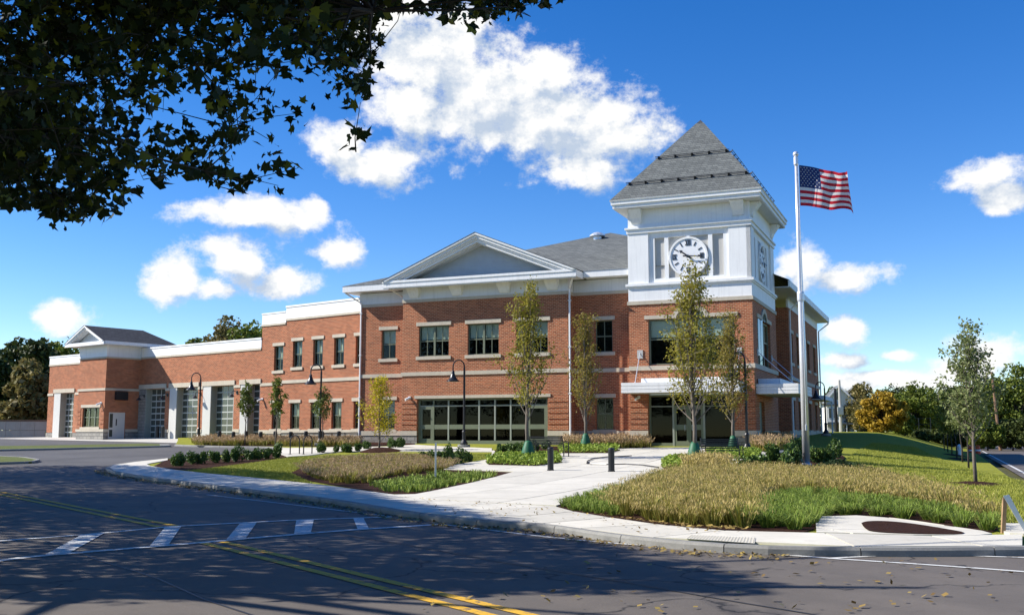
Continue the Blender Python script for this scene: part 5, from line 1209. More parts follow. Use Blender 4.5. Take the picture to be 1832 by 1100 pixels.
x, y, z = gz(1717, 817, .1); o = MB().lathe([(.15, 0), (.15, .05), (.1, .06), (.1, .55), (.14, .56), (.14, .6), (.11, .7), (.03, .78)], 12).tube([(-.2, 0, .45), (.2, 0, .45)], .06, 8).build('fire_hydrant', 'white_trim', None, (x, y, z)); tag(o, 'small pale fire hydrant among the young street trees', 'hydrant')
# utility poles
def upole(X, Y, H, label, lean=0.0, mat='pole_wood'):
    z = zb(X, Y); r = empty('utility_pole', (X, Y, z)); tag(r, label, 'utility pole', 'utility poles')
    MB().tube([(0, 0, -.5), (lean, 0, H)], [0.17, 0.11], 8).build('pole', mat, r); return r
X = lambda px, Y: (px - 916) / 1842 * Y
r = upole(X(1505, 95), 95, 4.9, 'pale utility pole with a box in front of the cream house', mat='grey_panel'); MB().box(-.35, .2, -.3, .25, 1.7, 2.4).build('meter_box', 'white_side', r)
r = upole(X(1497, 92), 92, 4.0, 'thin dark light pole beside the cream house', mat='black_metal')
r = upole(X(1789, 98), 98, 7.5, 'leaning brown utility pole among the trees on the right', -0.45)

# ------------------------------------------------------------------ vegetation helpers
def unit(n): 
    v = rng.normal(size=(n, 3)); return v / np.linalg.norm(v, axis=1, keepdims=True)
def leaves_np(P, size, aspect=0.6, up=0.0, droop=None):
    n = len(P); a = unit(n); a[:, 2] += up; a /= np.linalg.norm(a, axis=1, keepdims=True)
    b = np.cross(a, unit(n)); b /= np.maximum(1e-6, np.linalg.norm(b, axis=1, keepdims=True))
    s = (size * rng.uniform(0.6, 1.25, n))[:, None]
    V = np.empty((n, 4, 3)); V[:, 0] = P - a * s * .5; V[:, 1] = P + b * s * aspect * .5; V[:, 2] = P + a * s * .5; V[:, 3] = P - b * s * aspect * .5
    return V.reshape(-1, 3)
def maple_leaves(P, size, simple_=False):
    """eight-pointed maple outline, one n-gon each, slightly folded"""
    ang = np.array([-90, -20, 0, 22, 52, 90, 128, 158, 180, 200]) * math.pi / 180
    radv = np.array([0.32, 0.64, 0.40, 0.88, 0.50, 1.0, 0.50, 0.88, 0.40, 0.64])
    if simple_: ang = np.array([-90, -20, 22, 55, 90, 125, 158, 200]) * math.pi / 180; radv = np.array([0.3, 0.6, 0.86, 0.5, 1.0, 0.5, 0.86, 0.6])
    k = len(ang)
    n = len(P); a = unit(n); b = np.cross(a, unit(n)); b /= np.maximum(1e-6, np.linalg.norm(b, axis=1, keepdims=True))
    c = np.cross(a, b); s = size * rng.uniform(0.5, 1.3, n)
    V = P[:, None, :] + (a[:, None, :] * (np.sin(ang) * radv)[None, :, None] + b[:, None, :] * (np.cos(ang) * radv)[None, :, None] + c[:, None, :] * (0.16 * np.abs(np.cos(ang)))[None, :, None]) * (s * .5)[:, None, None]
    return V.reshape(-1, 3), k
def shrub_mesh(seed, n=1100, leaf=0.17):
    global rng
    old = rng; rng = np.random.default_rng(seed)
    k = 9; cs = unit(k) * rng.uniform(0.15, 0.62, (k, 1)); cs[:, 2] = np.abs(cs[:, 2]) * 0.85 + 0.26; rr = rng.uniform(0.20, 0.46, k)
    idx = rng.integers(0, k, n); d = unit(n) * (rng.uniform(0.35, 1, n) ** 0.5)[:, None]
    P = cs[idx] + d * rr[idx][:, None]; P[:, 2] = np.maximum(P[:, 2], 0.04)
    m = npmesh('foliage', leaves_np(P, leaf * 1.25, 0.5, 0.35), 4, 'leaf_shrub'); rng = old
    st = MB()
    for q in range(6): c = cs[q]; st.tube([(0, 0, -.05), (c[0] * .5, c[1] * .5, c[2] * .5), tuple(c)], [.02, .014, .006], 5)
    return m, st.mesh('stems', 'bark_dark')
SHR = [shrub_mesh(100 + i) for i in range(5)]
cnt = [0]
def shrub(px, py, wpx, hpx, label, group, mat=None):
    x, y, z = gz(px, py); s = y / 1842.0; f, st = SHR[cnt[0] % 5]; cnt[0] += 1
    r = empty('shrub', (x, y, z - 0.01), cnt[0] * 1.7); tag(r, label, 'shrub', group); sx_, sz_ = wpx * s * 0.68, hpx * s * 1.02
    a = link('foliage', f, r); b = link('stems', st, r)
    jx, jz = random.uniform(.85, 1.18), random.uniform(.85, 1.15)
    for o in (a, b): o.scale = (sx_ * jx, sx_ / jx, sz_ * jz)
for i, (px, py, w, h) in enumerate(((317, 833, 30, 27), (353, 829.5, 30, 27), (384, 827.5, 26, 25), (404, 826.5, 22, 24), (424, 825, 30, 26), (446, 822, 20, 22), (461, 821, 22, 22), (477, 820, 22, 26), (496, 819, 22, 26))):
    shrub(px, py, w, h, ORD[i] + ' dark green shrub from the left along the driveway', 'shrubs along the driveway')
for i, (px, py, w, h) in enumerate(((574, 810, 20, 19), (601, 808, 16, 17), (618, 808.5, 24, 21), (641, 807, 18, 19), (656, 803, 20, 16), (700, 801, 20, 17), (716, 800, 22, 20))):
    shrub(px, py, w, h, ORD[i] + ' small green shrub from the left beside the yellow tree', 'shrubs by the yellow tree')
for i, (px, py, w, h) in enumerate(((762, 824, 22, 20), (783, 829, 30, 30), (802, 832, 30, 34), (822, 830, 26, 28), (838, 826, 22, 24))):
    shrub(px, py, w, h, ORD[i] + ' dark green shrub from the left in the lawn clump before the storefront', 'shrub clump on the lawn')
for i, (px, py, w, h) in enumerate(((900, 809, 26, 22), (918, 811, 28, 24), (936, 812, 28, 24), (956, 809, 24, 20), (976, 804, 24, 20))):
    shrub(px, py, w, h, ORD[i] + ' green shrub from the left behind the watering bag tree', 'shrubs at the storefront right end')
for i, (px, py, w, h) in enumerate(((1333, 842, 40, 32), (1364, 842, 42, 36), (1384, 832, 40, 40), (1408, 843, 38, 36), (1420, 834, 46, 50), (1432, 822, 38, 44), (1462, 829, 38, 38), (1480, 829, 36, 34), (1494, 819, 32, 36))):
    shrub(px, py, w, h, ORD[i] + ' dark green shrub from the left around the flagpole foot', 'shrubs around the flagpole')
for i in range(8): shrub(86 + i * 10.2, 779, 11, 9.5, ORD[i] + ' small clipped shrub from the left at the far left entry block', 'clipped shrubs at the entry block')
shrub(1180 * 0 + 508, 789, 26, 10, 'low dark shrub under the wall beside the third young tree', 'foundation shrubs'); shrub(470, 787, 26, 10, 'low dark shrub under the wall near the last garage bay', 'foundation shrubs'); shrub(622, 792, 30, 12, 'bare low shrub under the left wing corner windows', 'foundation shrubs')
for i, (px, py, w, h) in enumerate(((1500, 833, 34, 16), (1524, 840, 40, 16), (1552, 848, 40, 18), (1583, 855, 40, 18), (1612, 862, 36, 16), (1480, 838, 34, 16))):
    x, y, z = gz(px, py); s = y / 1842; k = 1300; P = unit(k) * (rng.uniform(0.2, 1, k) ** .5)[:, None]; P[:, 2] = np.abs(P[:, 2]); P *= np.array([w * s * .75, w * s * .75, h * s * .8]) 
    r = empty('juniper_bush', (x, y, z - .02)); tag(r, ORD[i] + ' low dark juniper from the tower on the edge of the lawn slope' if i < 5 else 'low dark juniper closest to the flagpole shrubs', 'juniper', 'spreading junipers')
    link('foliage', npmesh('foliage', leaves_np(P, .14, .28, .5), 4, 'leaf_juniper'), r)
    st = MB()
    for q in range(5): st.tube([(0, 0, -.05), (math.cos(q * 1.3) * w * s * .4, math.sin(q * 1.3) * w * s * .4, h * s * .35)], [.025, .008], 5)
    st.build('stems', 'bark_dark', r)

# blades: grasses, lawn, ground cover (nobody could count them)
def pts_in(poly, n):
    p = np.array(poly); lo, hi = p.min(0), p.max(0); out = np.empty((0, 2))
    while len(out) < n:
        q = lo + (hi - lo) * rng.random((n * 2, 2)); q = q[inpoly_np(q[:, 0], q[:, 1], poly)]; out = np.vstack([out, q])
        if len(q) == 0: break
    return out[:n]
def pts_spaced(poly, d):
    q = pts_in(poly, 9000); keep = []; cell = {}
    for x_, y_ in q:
        k = (int(x_ // d), int(y_ // d)); ok = True
        for i in (-1, 0, 1):
            for j in (-1, 0, 1):
                for (a, b) in cell.get((k[0] + i, k[1] + j), ()):
                    if (a - x_) ** 2 + (b - y_) ** 2 < d * d: ok = False
        if ok: cell.setdefault(k, []).append((x_, y_)); keep.append((x_, y_))
    return np.array(keep)
def zs_np(P): return np.array([zs(a, b) for a, b in P])
def grass(name, label, cat, polys, per, tufts, blades, h, mat, spread=0.10, lean=0.35, w=0.012, plume=None, dz=0.0, blades2=None):
    """tufts of tapering two-segment blades; optional feathery plumes on the taller ones"""
    C = pts_in(polys, tufts) if tufts >= 1 else pts_spaced(polys, tufts)
    tufts = len(C); Z = zs_np(C) + dz; n = tufts * blades
    idx = np.repeat(np.arange(tufts), blades); th = rng.uniform(0, 2 * np.pi, n); rr = rng.random(n) ** .5 * spread
    hs = h * rng.uniform(0.55, 1.1, n) * np.repeat(rng.uniform(.8, 1.15, tufts), blades); ln = lean * rng.uniform(0.2, 1.0, n) * hs
    base = np.stack([C[idx, 0] + np.cos(th) * rr, C[idx, 1] + np.sin(th) * rr, Z[idx] - .02], 1); dirs = np.stack([np.cos(th), np.sin(th), np.zeros(n)], 1)
    mid = base + dirs * (ln * .35)[:, None] + np.array([0, 0, 1]) * (hs * .62)[:, None]; tip = base + dirs * ln[:, None] + np.array([0, 0, 1]) * (hs * (1 - .45 * lean))[:, None]
    ph = rng.uniform(0, 2 * np.pi, n); sd_ = np.stack([np.cos(ph), np.sin(ph), np.zeros(n)], 1) * w
    V = np.stack([base - sd_, base + sd_, mid + sd_ * .8, tip, mid - sd_ * .8], 1)
    o = link(name, stripmesh(name, V, mat)); tag(o, label, cat, kind='stuff')
    if plume:
        frac, pm, pl, pw = plume; k = rng.random(n) < frac; b = tip[k]; m = len(b); d = (tip - mid)[k]; d /= np.linalg.norm(d, axis=1, keepdims=True)
        reps = 3; out = []
        for q in range(reps):
            c = b + d * (pl * (q / reps - .2)); out.append(leaves_np(c + rng.normal(0, .006, (m, 3)), pl * .55, pw, 1.6))
        p_ = link('plumes', npmesh('plumes', np.vstack(out), 4, pm), o); tag(p_, kind='stuff')
    return o
TANR = pxpoly([(1118,893),(1165,870),(1215,852),(1300,846),(1420,851),(1540,858),(1640,880),(1740,920),(1788,940),(1740,925),(1640,908),(1500,890),(1420,888),(1350,893),(1332,915),(1338,943),(1240,941),(1150,928),(1108,918)])
GRL = pxpoly([(1006,905),(1090,880),(1180,853),(1200,855),(1150,880),(1115,898),(1105,922),(1040,915)])
GRB = pxpoly([(1340,943),(1330,915),(1350,898),(1440,892),(1462,915),(1455,948)]); GRR = pxpoly([(1470,922),(1480,893),(1600,908),(1740,930),(1785,946),(1760,948),(1645,931),(1532,920)])
grass('fountain_grass', 'mass of tan fountain grass with feathery plumes in the right bed', 'grass', TANR, 0, .32, 95, 0.60, 'blade_tangreen', .11, .85, .0055, (0.66, 'blade_tan', 0.14, .17))
grass('lilyturf', 'green strappy tufts mixed into the tan fountain grass', 'ground cover', TANR, 0, 110, 80, 0.46, 'blade_green', .11, 1.0, .0065)
grass('lilyturf', 'green strappy lilyturf at the left tip of the right bed', 'ground cover', GRL, 0, .30, 70, 0.32, 'blade_green', .09, 1.15, .0062)
grass('lilyturf', 'bright green strappy lilyturf at the foot of the right bed', 'ground cover', GRB, 0, .34, 130, 0.44, 'blade_green', .09, 1.2, .0062)
grass('lilyturf', 'green strappy lilyturf along the concrete path spur', 'ground cover', GRR, 0, .36, 130, 0.42, 'blade_green', .09, 1.2, .0062)
GT2 = pxpoly([(1238,834),(1300,834),(1300,848),(1230,852)])
grass('fountain_grass', 'small patch of tan grass beside the tower tree ground cover', 'grass', GT2, 0, 90, 30, 0.62, 'blade_tangreen', .12, .5, .010, (0.75, 'blade_tan', .18, .3))
TANL = pxpoly([(560,852),(545,842),(575,830),(700,822),(788,824),(806,834),(790,842),(700,850),(660,864),(600,864)])
grass('fountain_grass', 'mass of tan fountain grass in the left bed beside the lawn', 'grass', TANL, 0, .38, 80, 0.50, 'blade_tangreen', .13, .85, .009, (0.62, 'blade_rose', .15, .2))
PERL = pxpoly([(668,868),(795,848),(900,848),(782,874),(743,881),(695,880)])
grass('perennials', 'sparse low green perennials on brown mulch beside the path', 'perennials', PERL, 0, 150, 20, .30, 'blade_green', .14, 1.0, .014)
grass('fountain_grass', 'tan grass bed with bollards along the left wing wall', 'grass', pxpoly([(347,791.5),(353,796.5),(500,797),(640,798),(640,792),(500,790),(380,788)]), 0, 620, 20, .50, 'blade_tangreen', .18, .5, .016, (0.7, 'blade_rose', .20, .3))
grass('fountain_grass', 'tan grass bed in front of the recessed wall left of the tower', 'grass', BEDE, 0, 360, 20, .62, 'blade_tangreen', .16, .45, .016, (0.8, 'blade_rose', .24, .34))
grass('fountain_grass', 'rosy tan grass clump by the tower corner lamp', 'grass', BEDE2, 0, 110, 24, .75, 'blade_tangreen', .16, .5, .016, (0.8, 'blade_rose', .24, .34))
def cover(poly, n, label, h=.26):
    C = pts_in(poly, n); P = np.column_stack([C, zs_np(C) + .03 + rng.random(n) ** .7 * h]); o = link('ground_cover', npmesh('ground_cover', leaves_np(P, .12, .75, .9), 4, 'leaf_groundcover')); tag(o, label, 'ground cover', kind='stuff')
cover(BEDG1, 3800, 'bright green ground cover under the left bench tree'); cover(BEDG2, 2600, 'bright green ground cover under the tree by the recessed wall'); cover(BEDG3, 3000, 'bright green ground cover under the tallest tower tree'); cover(BEDG4, 2800, 'bright green ground cover under the tower corner tree')
LAWN1 = pxpoly([(330,842),(440,829),(520,817),(640,812),(760,812),(880,812),(868,822),(770,836),(742,826),(700,817),(560,825),(520,845),(560,864),(451,853)])
LAWN2 = pxpoly([(1500,838),(1520,815),(1560,792),(1640,800),(1740,840),(1832,860),(1832,935),(1796,935),(1760,910),(1640,868),(1560,850)])
def lawn_blades(poly, n, label, h):
    C = pts_in(poly, n); Z = zs_np(C) - .02; th = rng.uniform(0, 6.283, n); d = np.stack([np.cos(th), np.sin(th), 0 * th], 1); b = np.column_stack([C, Z]); hh = h * rng.uniform(.5, 1.2, n)
    tip = b + np.roll(d, 1, 0) * (hh * .5)[:, None] + np.array([0, 0, 1]) * hh[:, None]; V = np.stack([b - d * .012, b + d * .012, tip], 1).reshape(-1, 3)
    tag(link('grass_blades', npmesh('grass_blades', V, 3, 'blade_lawn')), label, 'grass', kind='stuff')
lawn_blades(LAWN1, 60000, 'short mown grass of the front lawn', .065); lawn_blades(LAWN2, 60000, 'short mown grass of the right lawn slope', .075)

# fallen leaves
def litter(polys, n, label, size=.07, dz=.012, parent=None, f=zb):
    C = pts_in(polys, n); P = np.column_stack([C, np.array([f(a, b) for a, b in C]) + dz + (0.045 if f is zb else 0)]); a = unit(n); a[:, 2] *= .25; a /= np.linalg.norm(a, axis=1, keepdims=True)
    b = np.cross(np.array([[0, 0, 1.]]), a) + np.column_stack([np.zeros((n, 2)), rng.normal(0, .25, n)]); s = size * rng.uniform(.5, 1.3, (n, 1)); P[:, 2] += size * .15
    V = np.stack([P - a * s * .5, P + b * s * .35, P + a * s * .5, P - b * s * .35], 1).reshape(-1, 3)
    tag(link('fallen_leaves', npmesh('fallen_leaves', V, 4, 'leaf_litter')), label, 'leaves', kind='stuff')
kp = [tuple(p) for p in kerb_main[:26]]
strip = kp + [(p[0] - .35 * ND[0], p[1] - .5) for p in kp[::-1]]
litter(strip, 2600, 'dry fallen leaves gathered in the gutter along the kerb', .075)
litter([g0(1000, 985), g0(1830, 1000), g0(1832, 1099), g0(700, 1099)], 130, 'scattered fallen leaves on the sunny road', .08)
litter([G(*p) for p in ((700, 890), (995, 906), (1130, 934), (1350, 955), (1350, 972), (1070, 950), (800, 920))], 160, 'fallen leaves scattered on the pavement', .07, .03, f=zs)
litter([G(*p) for p in ((1040, 918), (1130, 930), (1240, 942), (1340, 946), (1340, 951), (1230, 946), (1120, 931))], 150, 'pale dry leaves along the front edge of the right bed', .09, .03, f=zs)

# ------------------------------------------------------------------ trees
def columnar(px, py, top, wpx, n, leaf, mat, label, group, bag=True, bark='bark_grey', trunk=0.13, seed=0, shape='column', clear=0.16, branches=26, name='young_tree'):
    global rng
    x, y, z = gz(px, py); s = y / 1842.0; H = (py - top) * s; W = wpx * s / 2; old = rng; rng = np.random.default_rng(500 + seed)
    r = empty(name, (x, y, z)); tag(r, label, 'tree', group)
    tr = MB(); k = H / 7.0
    cur = [(0, 0, -.1)] + [(rng.normal(0, .05) * k, rng.normal(0, .05) * k, H * t) for t in (.18, .4, .62, .82, .97)]
    tr.tube(cur, [.075 * k + .012, .065 * k + .01, .05 * k, .035 * k, .02 * k, .006], 8); tr.build('trunk', bark, r, smooth=True)
    def env(t):                                                     # crown half-width at height fraction t
        if shape == 'column': return W * max(.08, math.sin(math.pi * min(1, max(0, (t - clear) / (1 - clear))) ** .62)) ** .75
        if shape == 'vase': return W * max(.1, (0.35 + 1.0 * t) * (1 - max(0, t - .72) / .32))
        return W * max(.1, math.sin(math.pi * min(1, max(0, (t - clear) / (1 - clear))) ** .8)) ** .6
    br = MB(); tips = []
    for i in range(branches):
        t0 = clear + (0.80 - clear) * (i / branches) ** 1.1; a = i * 2.399 + rng.uniform(-.4, .4); t1 = min(.98, t0 + rng.uniform(.16, .34)); e = env(min(1, t1 * .97)) * rng.uniform(.4, 1.12)
        p0 = np.array([0, 0, H * t0]); p1 = np.array([math.cos(a) * e * .55, math.sin(a) * e * .55, H * (t0 + (t1 - t0) * .42)]); p2 = np.array([math.cos(a) * e, math.sin(a) * e, H * t1])
        br.tube([p0, p1, p2], [.026 * k, .016 * k, .006], 5, False); tips += [(p0, p1, p2)]
        for q in range(2):
            f = rng.uniform(.3, .9); b0_ = p0 + (p1 - p0) * f if q else p1 + (p2 - p1) * f; e2 = b0_ + np.array([rng.normal(0, .22) * W, rng.normal(0, .22) * W, rng.uniform(.05, .14) * H]); br.tube([b0_, e2], [.010 * k, .004], 4, False); tips.append((b0_, (b0_ + e2) / 2, e2))
    lb = br.build('branches', bark, r)
    T = np.array(tips); m = len(T); idx = rng.integers(0, m, n); f = .30 + .78 * rng.beta(2.0, 1.3, n); f2 = np.clip(f, 0, 1)[:, None]
    P = (1 - f2) ** 2 * T[idx, 0] + 2 * (1 - f2) * f2 * T[idx, 1] + f2 ** 2 * T[idx, 2] + rng.normal(0, .085 * W + .03, (n, 3))
    P = P[P[:, 2] > H * clear * .85]
    link('crown', npmesh('crown', leaves_np(P, leaf, .6, -.1), 4, mat), r)
    if bag:
        b = MB().lathe([(.30 * k, 0), (.31 * k, .12), (.24 * k, .45), (.15 * k, .72), (.10 * k, .80)], 12); b.build('watering_bag', 'bag_green', r, smooth=True)
    rng = old; return r
GP = 'columnar trees in front of the station'
columnar(945, 821, 515, 96, 4600, .12, 'leaf_columnar', 'slender columnar tree with green watering bag left of the bench', GP, seed=1, clear=.22, branches=34)
columnar(1048, 803, 562, 72, 4300, .115, 'leaf_olive', 'olive columnar tree before the recessed wall left of the tower', GP, seed=2, clear=.16, branches=32)
columnar(1243, 826, 492, 124, 6600, .12, 'leaf_columnar', 'tallest columnar tree right in front of the clock tower entrance', GP, seed=3, clear=.2, branches=44)
columnar(1312, 810, 568, 84, 4600, .115, 'leaf_olive', 'olive columnar tree at the right corner of the clock tower', GP, seed=4, clear=.2, branches=32)
columnar(678, 806, 676, 70, 2600, .115, 'leaf_yellow', 'small bright yellow tree on a mulch mound', 'small trees along the left wing', False, seed=5, clear=.1, branches=26, shape='round')
columnar(438, 796, 688, 40, 900, .17, 'leaf_young', 'young tree in front of the last garage bay', 'small trees along the left wing', False, seed=6, clear=.34, branches=14, shape='vase')
columnar(493, 797, 683, 36, 950, .16, 'leaf_green', 'young dark green tree left of the lower wing windows', 'small trees along the left wing', False, seed=7, clear=.34, branches=14, shape='vase')
columnar(576, 797, 696, 42, 800, .16, 'leaf_young', 'young tree behind the lamp by the bike racks', 'small trees along the left wing', False, seed=8, clear=.36, branches=14, shape='vase')
columnar(1746, 864, 592, 108, 3300, .115, 'leaf_silver', 'tall young tree with grey green leaves on the right lawn', 'young trees along the side street', False, seed=9, clear=.26, branches=38, shape='round')
for i, (px, py, top, w) in enumerate(((1733, 838, 700, 60), (1722, 826, 708, 46), (1712, 818, 716, 40), (1703, 812, 722, 36), (1696, 808, 728, 34), (1690, 805, 732, 30))):
    columnar(px, py, top, w, 1300, .17, 'leaf_columnar' if i > 1 else 'leaf_silver', ORD[i] + ' of the row of young trees receding along the side street', 'young trees along the side street', False, seed=20 + i, clear=.34, branches=16, shape='round', bark='bark_dark')

def big_tree(X_, Y_, H, W, D, n, leaf, mat, label, group, seed, base=0.12, clumps=46, name='tree'):
    global rng
    old = rng; rng = np.random.default_rng(900 + seed); z = zb(X_, Y_)
    r = empty(name, (X_, Y_, z)); tag(r, label, 'tree', group)
    MB().tube([(0, 0, -.4), (.1, 0, H * .3), (-.1, .1, H * .75)], [H * .028, H * .02, H * .008], 8).build('trunk', 'bark_dark', r, smooth=True)
    cs = unit(clumps) * (rng.uniform(.25, 1, (clumps, 1)) ** .6); cs *= np.array([W * .43, D * .43, H * (1 - base) * .45]); cs[:, 2] += H * (base + (1 - base) * .5)
    shr = 1 - .45 * np.clip((cs[:, 2] / H - .55) / .45, 0, 1); cs[:, :2] *= shr[:, None]
    rr = rng.uniform(.07, .20, clumps) * (W + H) * .5
    lim = MB()
    for c in cs[::2]: lim.tube([(0, 0, H * .3), tuple(c * .6 + np.array([0, 0, H * .12])), tuple(c)], [H * .012, H * .007, H * .002], 5, False)
    lim.build('limbs', 'bark_dark', r)
    idx = rng.integers(0, clumps, n); d = unit(n) * (rng.uniform(.3, 1, n) ** .45)[:, None]; P = cs[idx] + d * rr[idx][:, None] * np.array([1, 1, .8]); P = P[P[:, 2] > H * base * .5]
    link('crown', npmesh('crown', leaves_np(P, leaf, .7, .1), 4, mat), r); rng = old
# left, behind the garage wing
LT = 'tall trees left of the garage wing'
for i, (px, Y, top, wpx, mat) in enumerate(((10, 118, 592, 130, 'leaf_dark'), (68, 112, 603, 110, 'leaf_dark'), (108, 128, 588, 120, 'leaf_green'), (-50, 108, 610, 130, 'leaf_dark'), (48, 104, 650, 90, 'leaf_brownish'), (-110, 120, 590, 150, 'leaf_dark'))):
    H = (775 - top) / 1842 * Y + 1.65 - zb(X(px, Y), Y); big_tree(X(px, Y), Y, H * 1.02, wpx * Y / 1842 * 1.1, wpx * Y / 1842, 6500, .62, mat, ['dark leafy tree at the left edge beyond the lot', 'dark tree just left of the garage wing', 'lighter green tree rising behind the far left parapet', 'dark tree partly cut by the left edge', 'brownish dark tree standing before the left tree line', 'dark tree beyond the left edge'][i], LT, i, base=.03)
for i, (px, Y, top, wpx, mat) in enumerate(((345, 120, 594, 56, 'leaf_green'), (400, 124, 566, 84, 'leaf_brownish'), (442, 118, 568, 70, 'leaf_green'), (470, 130, 575, 60, 'leaf_green'))):
    H = (775 - top) / 1842 * Y; big_tree(X(px, Y), Y, H, wpx * Y / 1842 * 1.1, wpx * Y / 1842, 4200, .5, mat, ['small green tree top over the garage roof', 'reddish thin tree top over the garage roof', 'green tree top next to the two storey wing', 'green tree top hidden behind the two storey wing'][i], 'tree tops behind the garage roof', 20 + i, base=.3)
# right, beyond the lawn and side street
RT = 'trees beyond the lawn on the right'
for i, (px, Y, top, wpx, mat, lab) in enumerate((
    (1580, 90, 700, 92, 'leaf_orange', 'orange autumn tree at the end of the lawn'), (1540, 118, 686, 80, 'leaf_brownish', 'olive brown tree beside the cream house'), (1548, 98, 722, 44, 'leaf_brownish', 'small olive tree left of the orange tree'),
    (1636, 108, 682, 100, 'leaf_green', 'broad green tree right of the orange tree'), (1610, 130, 690, 90, 'leaf_dark', 'dark conifer behind the orange tree'), (1618, 94, 735, 40, 'leaf_green', 'low green tree touching the orange tree on its right'),
    (1680, 118, 692, 90, 'leaf_dark', 'dark green tree behind the row of young trees'), (1722, 112, 668, 90, 'leaf_dark', 'dark tree behind the tall young tree'),
    (1770, 106, 655, 100, 'leaf_green', 'tall green tree across the side street'), (1822, 104, 652, 110, 'leaf_green', 'tall green tree at the right edge'), (1880, 106, 660, 110, 'leaf_dark', 'dark tree cut by the right edge'),
    (1765, 96, 745, 60, 'leaf_green', 'low green bush around the brown utility pole'), (1810, 98, 748, 60, 'leaf_dark', 'low dark bush at the right side of the street'), (1500, 140, 684, 40, 'leaf_dark', 'round dark tree above the cream house'), (1650, 96, 770, 70, 'leaf_dark', 'low dark hedge tree at the foot of the green tree'), (1700, 100, 760, 70, 'leaf_dark', 'low dark thicket behind the young street trees'), (1850, 96, 740, 70, 'leaf_dark', 'dark thicket at the right edge of the street'))):
    zg = zb(X(px, Y), Y); H = (775 - top) / 1842 * Y + 1.65 - zg
    big_tree(X(px, Y), Y, H, wpx * Y / 1842 * 1.15, wpx * Y / 1842, 8000, .30, mat, lab, RT, 40 + i, base=.02)
# woodland mass further back closing the horizon
def wood(pts, n, label, leaf=1.1):
    P = []
    for (x0, y0, x1, y1, h) in pts:
        t = rng.random(n); xx = x0 + (x1 - x0) * t; yy = y0 + (y1 - y0) * t + rng.normal(0, 4, n); hh = h * (.72 + .28 * np.sin(t * 37 + h) * np.sin(t * 91)); P.append(np.column_stack([xx, yy, rng.random(n) ** .7 * hh]))
    tag(link('woodland', npmesh('woodland', leaves_np(np.vstack(P), leaf, .7), 4, 'leaf_dark')), label, 'wood', kind='stuff')
wood([(60, 165, 190, 150, 10), (40, 190, 110, 175, 10)], 7000, 'distant dark wood behind the trees on the right'); wood([(-170, 150, -45, 150, 12)], 7000, 'distant dark wood behind the trees on the left')

# ------------------------------------------------------------------ overhanging street maples (trunks stand left of the picture, two added behind it)
SIL = [(-2000,-3000),(2300,-3000),(1060,-40),(1005,12),(985,18),(960,5),(935,22),(915,48),(895,36),(875,62),(845,52),(800,44),(760,24),(725,14),(700,40),(688,62),(676,90),(682,120),(660,150),(662,172),(646,195),(655,240),(640,288),(618,268),(590,258),(566,262),(552,300),(555,328),(520,340),(478,362),(440,352),(415,358),(380,330),(352,316),(318,314),(296,330),(262,350),(222,380),(182,388),(140,398),(95,418),(82,380),(40,370),(0,372),(-2000,420)]
SHADE = [g0(*p) for p in ((-900, 826), (60, 822), (195, 832))] + [G(*p) for p in ((300, 836), (330, 836), (450, 838), (560, 846), (640, 856), (690, 880), (715, 893), (790, 905), (850, 912))] + [g0(*p) for p in ((1000, 955), (1090, 974), (1220, 1000), (1330, 1028), (1410, 1052), (1380, 1062), (1100, 1060), (900, 1062), (700, 1074), (540, 1066), (300, 1072), (120, 1078), (0, 1070), (-900, 1090))]
NEARSH = [(-60, 9.0), (2.0, 9.0), (2.5, -20), (-60, -20)]
shx, shy = -sd.x / sd.z, -sd.y / sd.z
def accept(P, jitter=1.0, thin=0):
    n = len(P); d = P - np.array([0, 0, EYE]); f = d @ F_; fr = np.maximum(f, .3); px = 916 + FOC * (d @ R_) / fr; py = 550 - FOC * (d @ U_) / fr
    px_ = px + rng.normal(0, 5, n) * jitter; py_ = py + rng.normal(0, 5, n) * jitter
    vis = (f > .3) & (px > -40) & (px < 1870) & (py > -20) & (py < 1120)
    ok = ~vis | inpoly_np(px_, py_, SIL)
    gxs = P[:, 0] + shx * P[:, 2]; gys = P[:, 1] + shy * P[:, 2]; gz_ = rng.normal(0, .25, n) * jitter
    d2 = np.column_stack([gxs, gys, np.zeros(n)]) - np.array([0, 0, EYE]); f2 = np.maximum(d2 @ F_, .3); qx = 916 + FOC * (d2 @ R_) / f2; qy = 550 - FOC * (d2 @ U_) / f2
    sv = (d2 @ F_ > .5) & (qx > -120) & (qx < 1900) & (qy < 1120)
    ok &= ~sv | inpoly_np(gxs + gz_, gys + gz_, SHADE)
    if thin: ok &= sv | (rng.random(n) < thin)
    return ok & (f > 3.0) & (P[:, 2] > 3.2)
TRUNKS = [(-7.9, 6.6), (-10.6, 11.6), (-19.5, 24.0), (-29.5, 38.0), (-2.2, -4.2), (6.0, -15.0)]  # last two are unseen, added behind the viewpoint to block sky fill
CROWNS = [(-3.6, 7.3, 6.4, 5.2, 3.4, 4.2), (-8.6, 12.2, 8.2, 9.0, 7.2, 5.6), (-17.5, 24.0, 9.0, 9.5, 7.5, 6.5), (-27.0, 38.0, 9.0, 8.5, 8.5, 7.0), (-2.2, -4.0, 9.0, 8.0, 7.0, 5.0), (6.0, -15.0, 9.5, 8.5, 7.5, 5.5)]
NC = [3000, 3400, 4200, 3000, 800, 700]
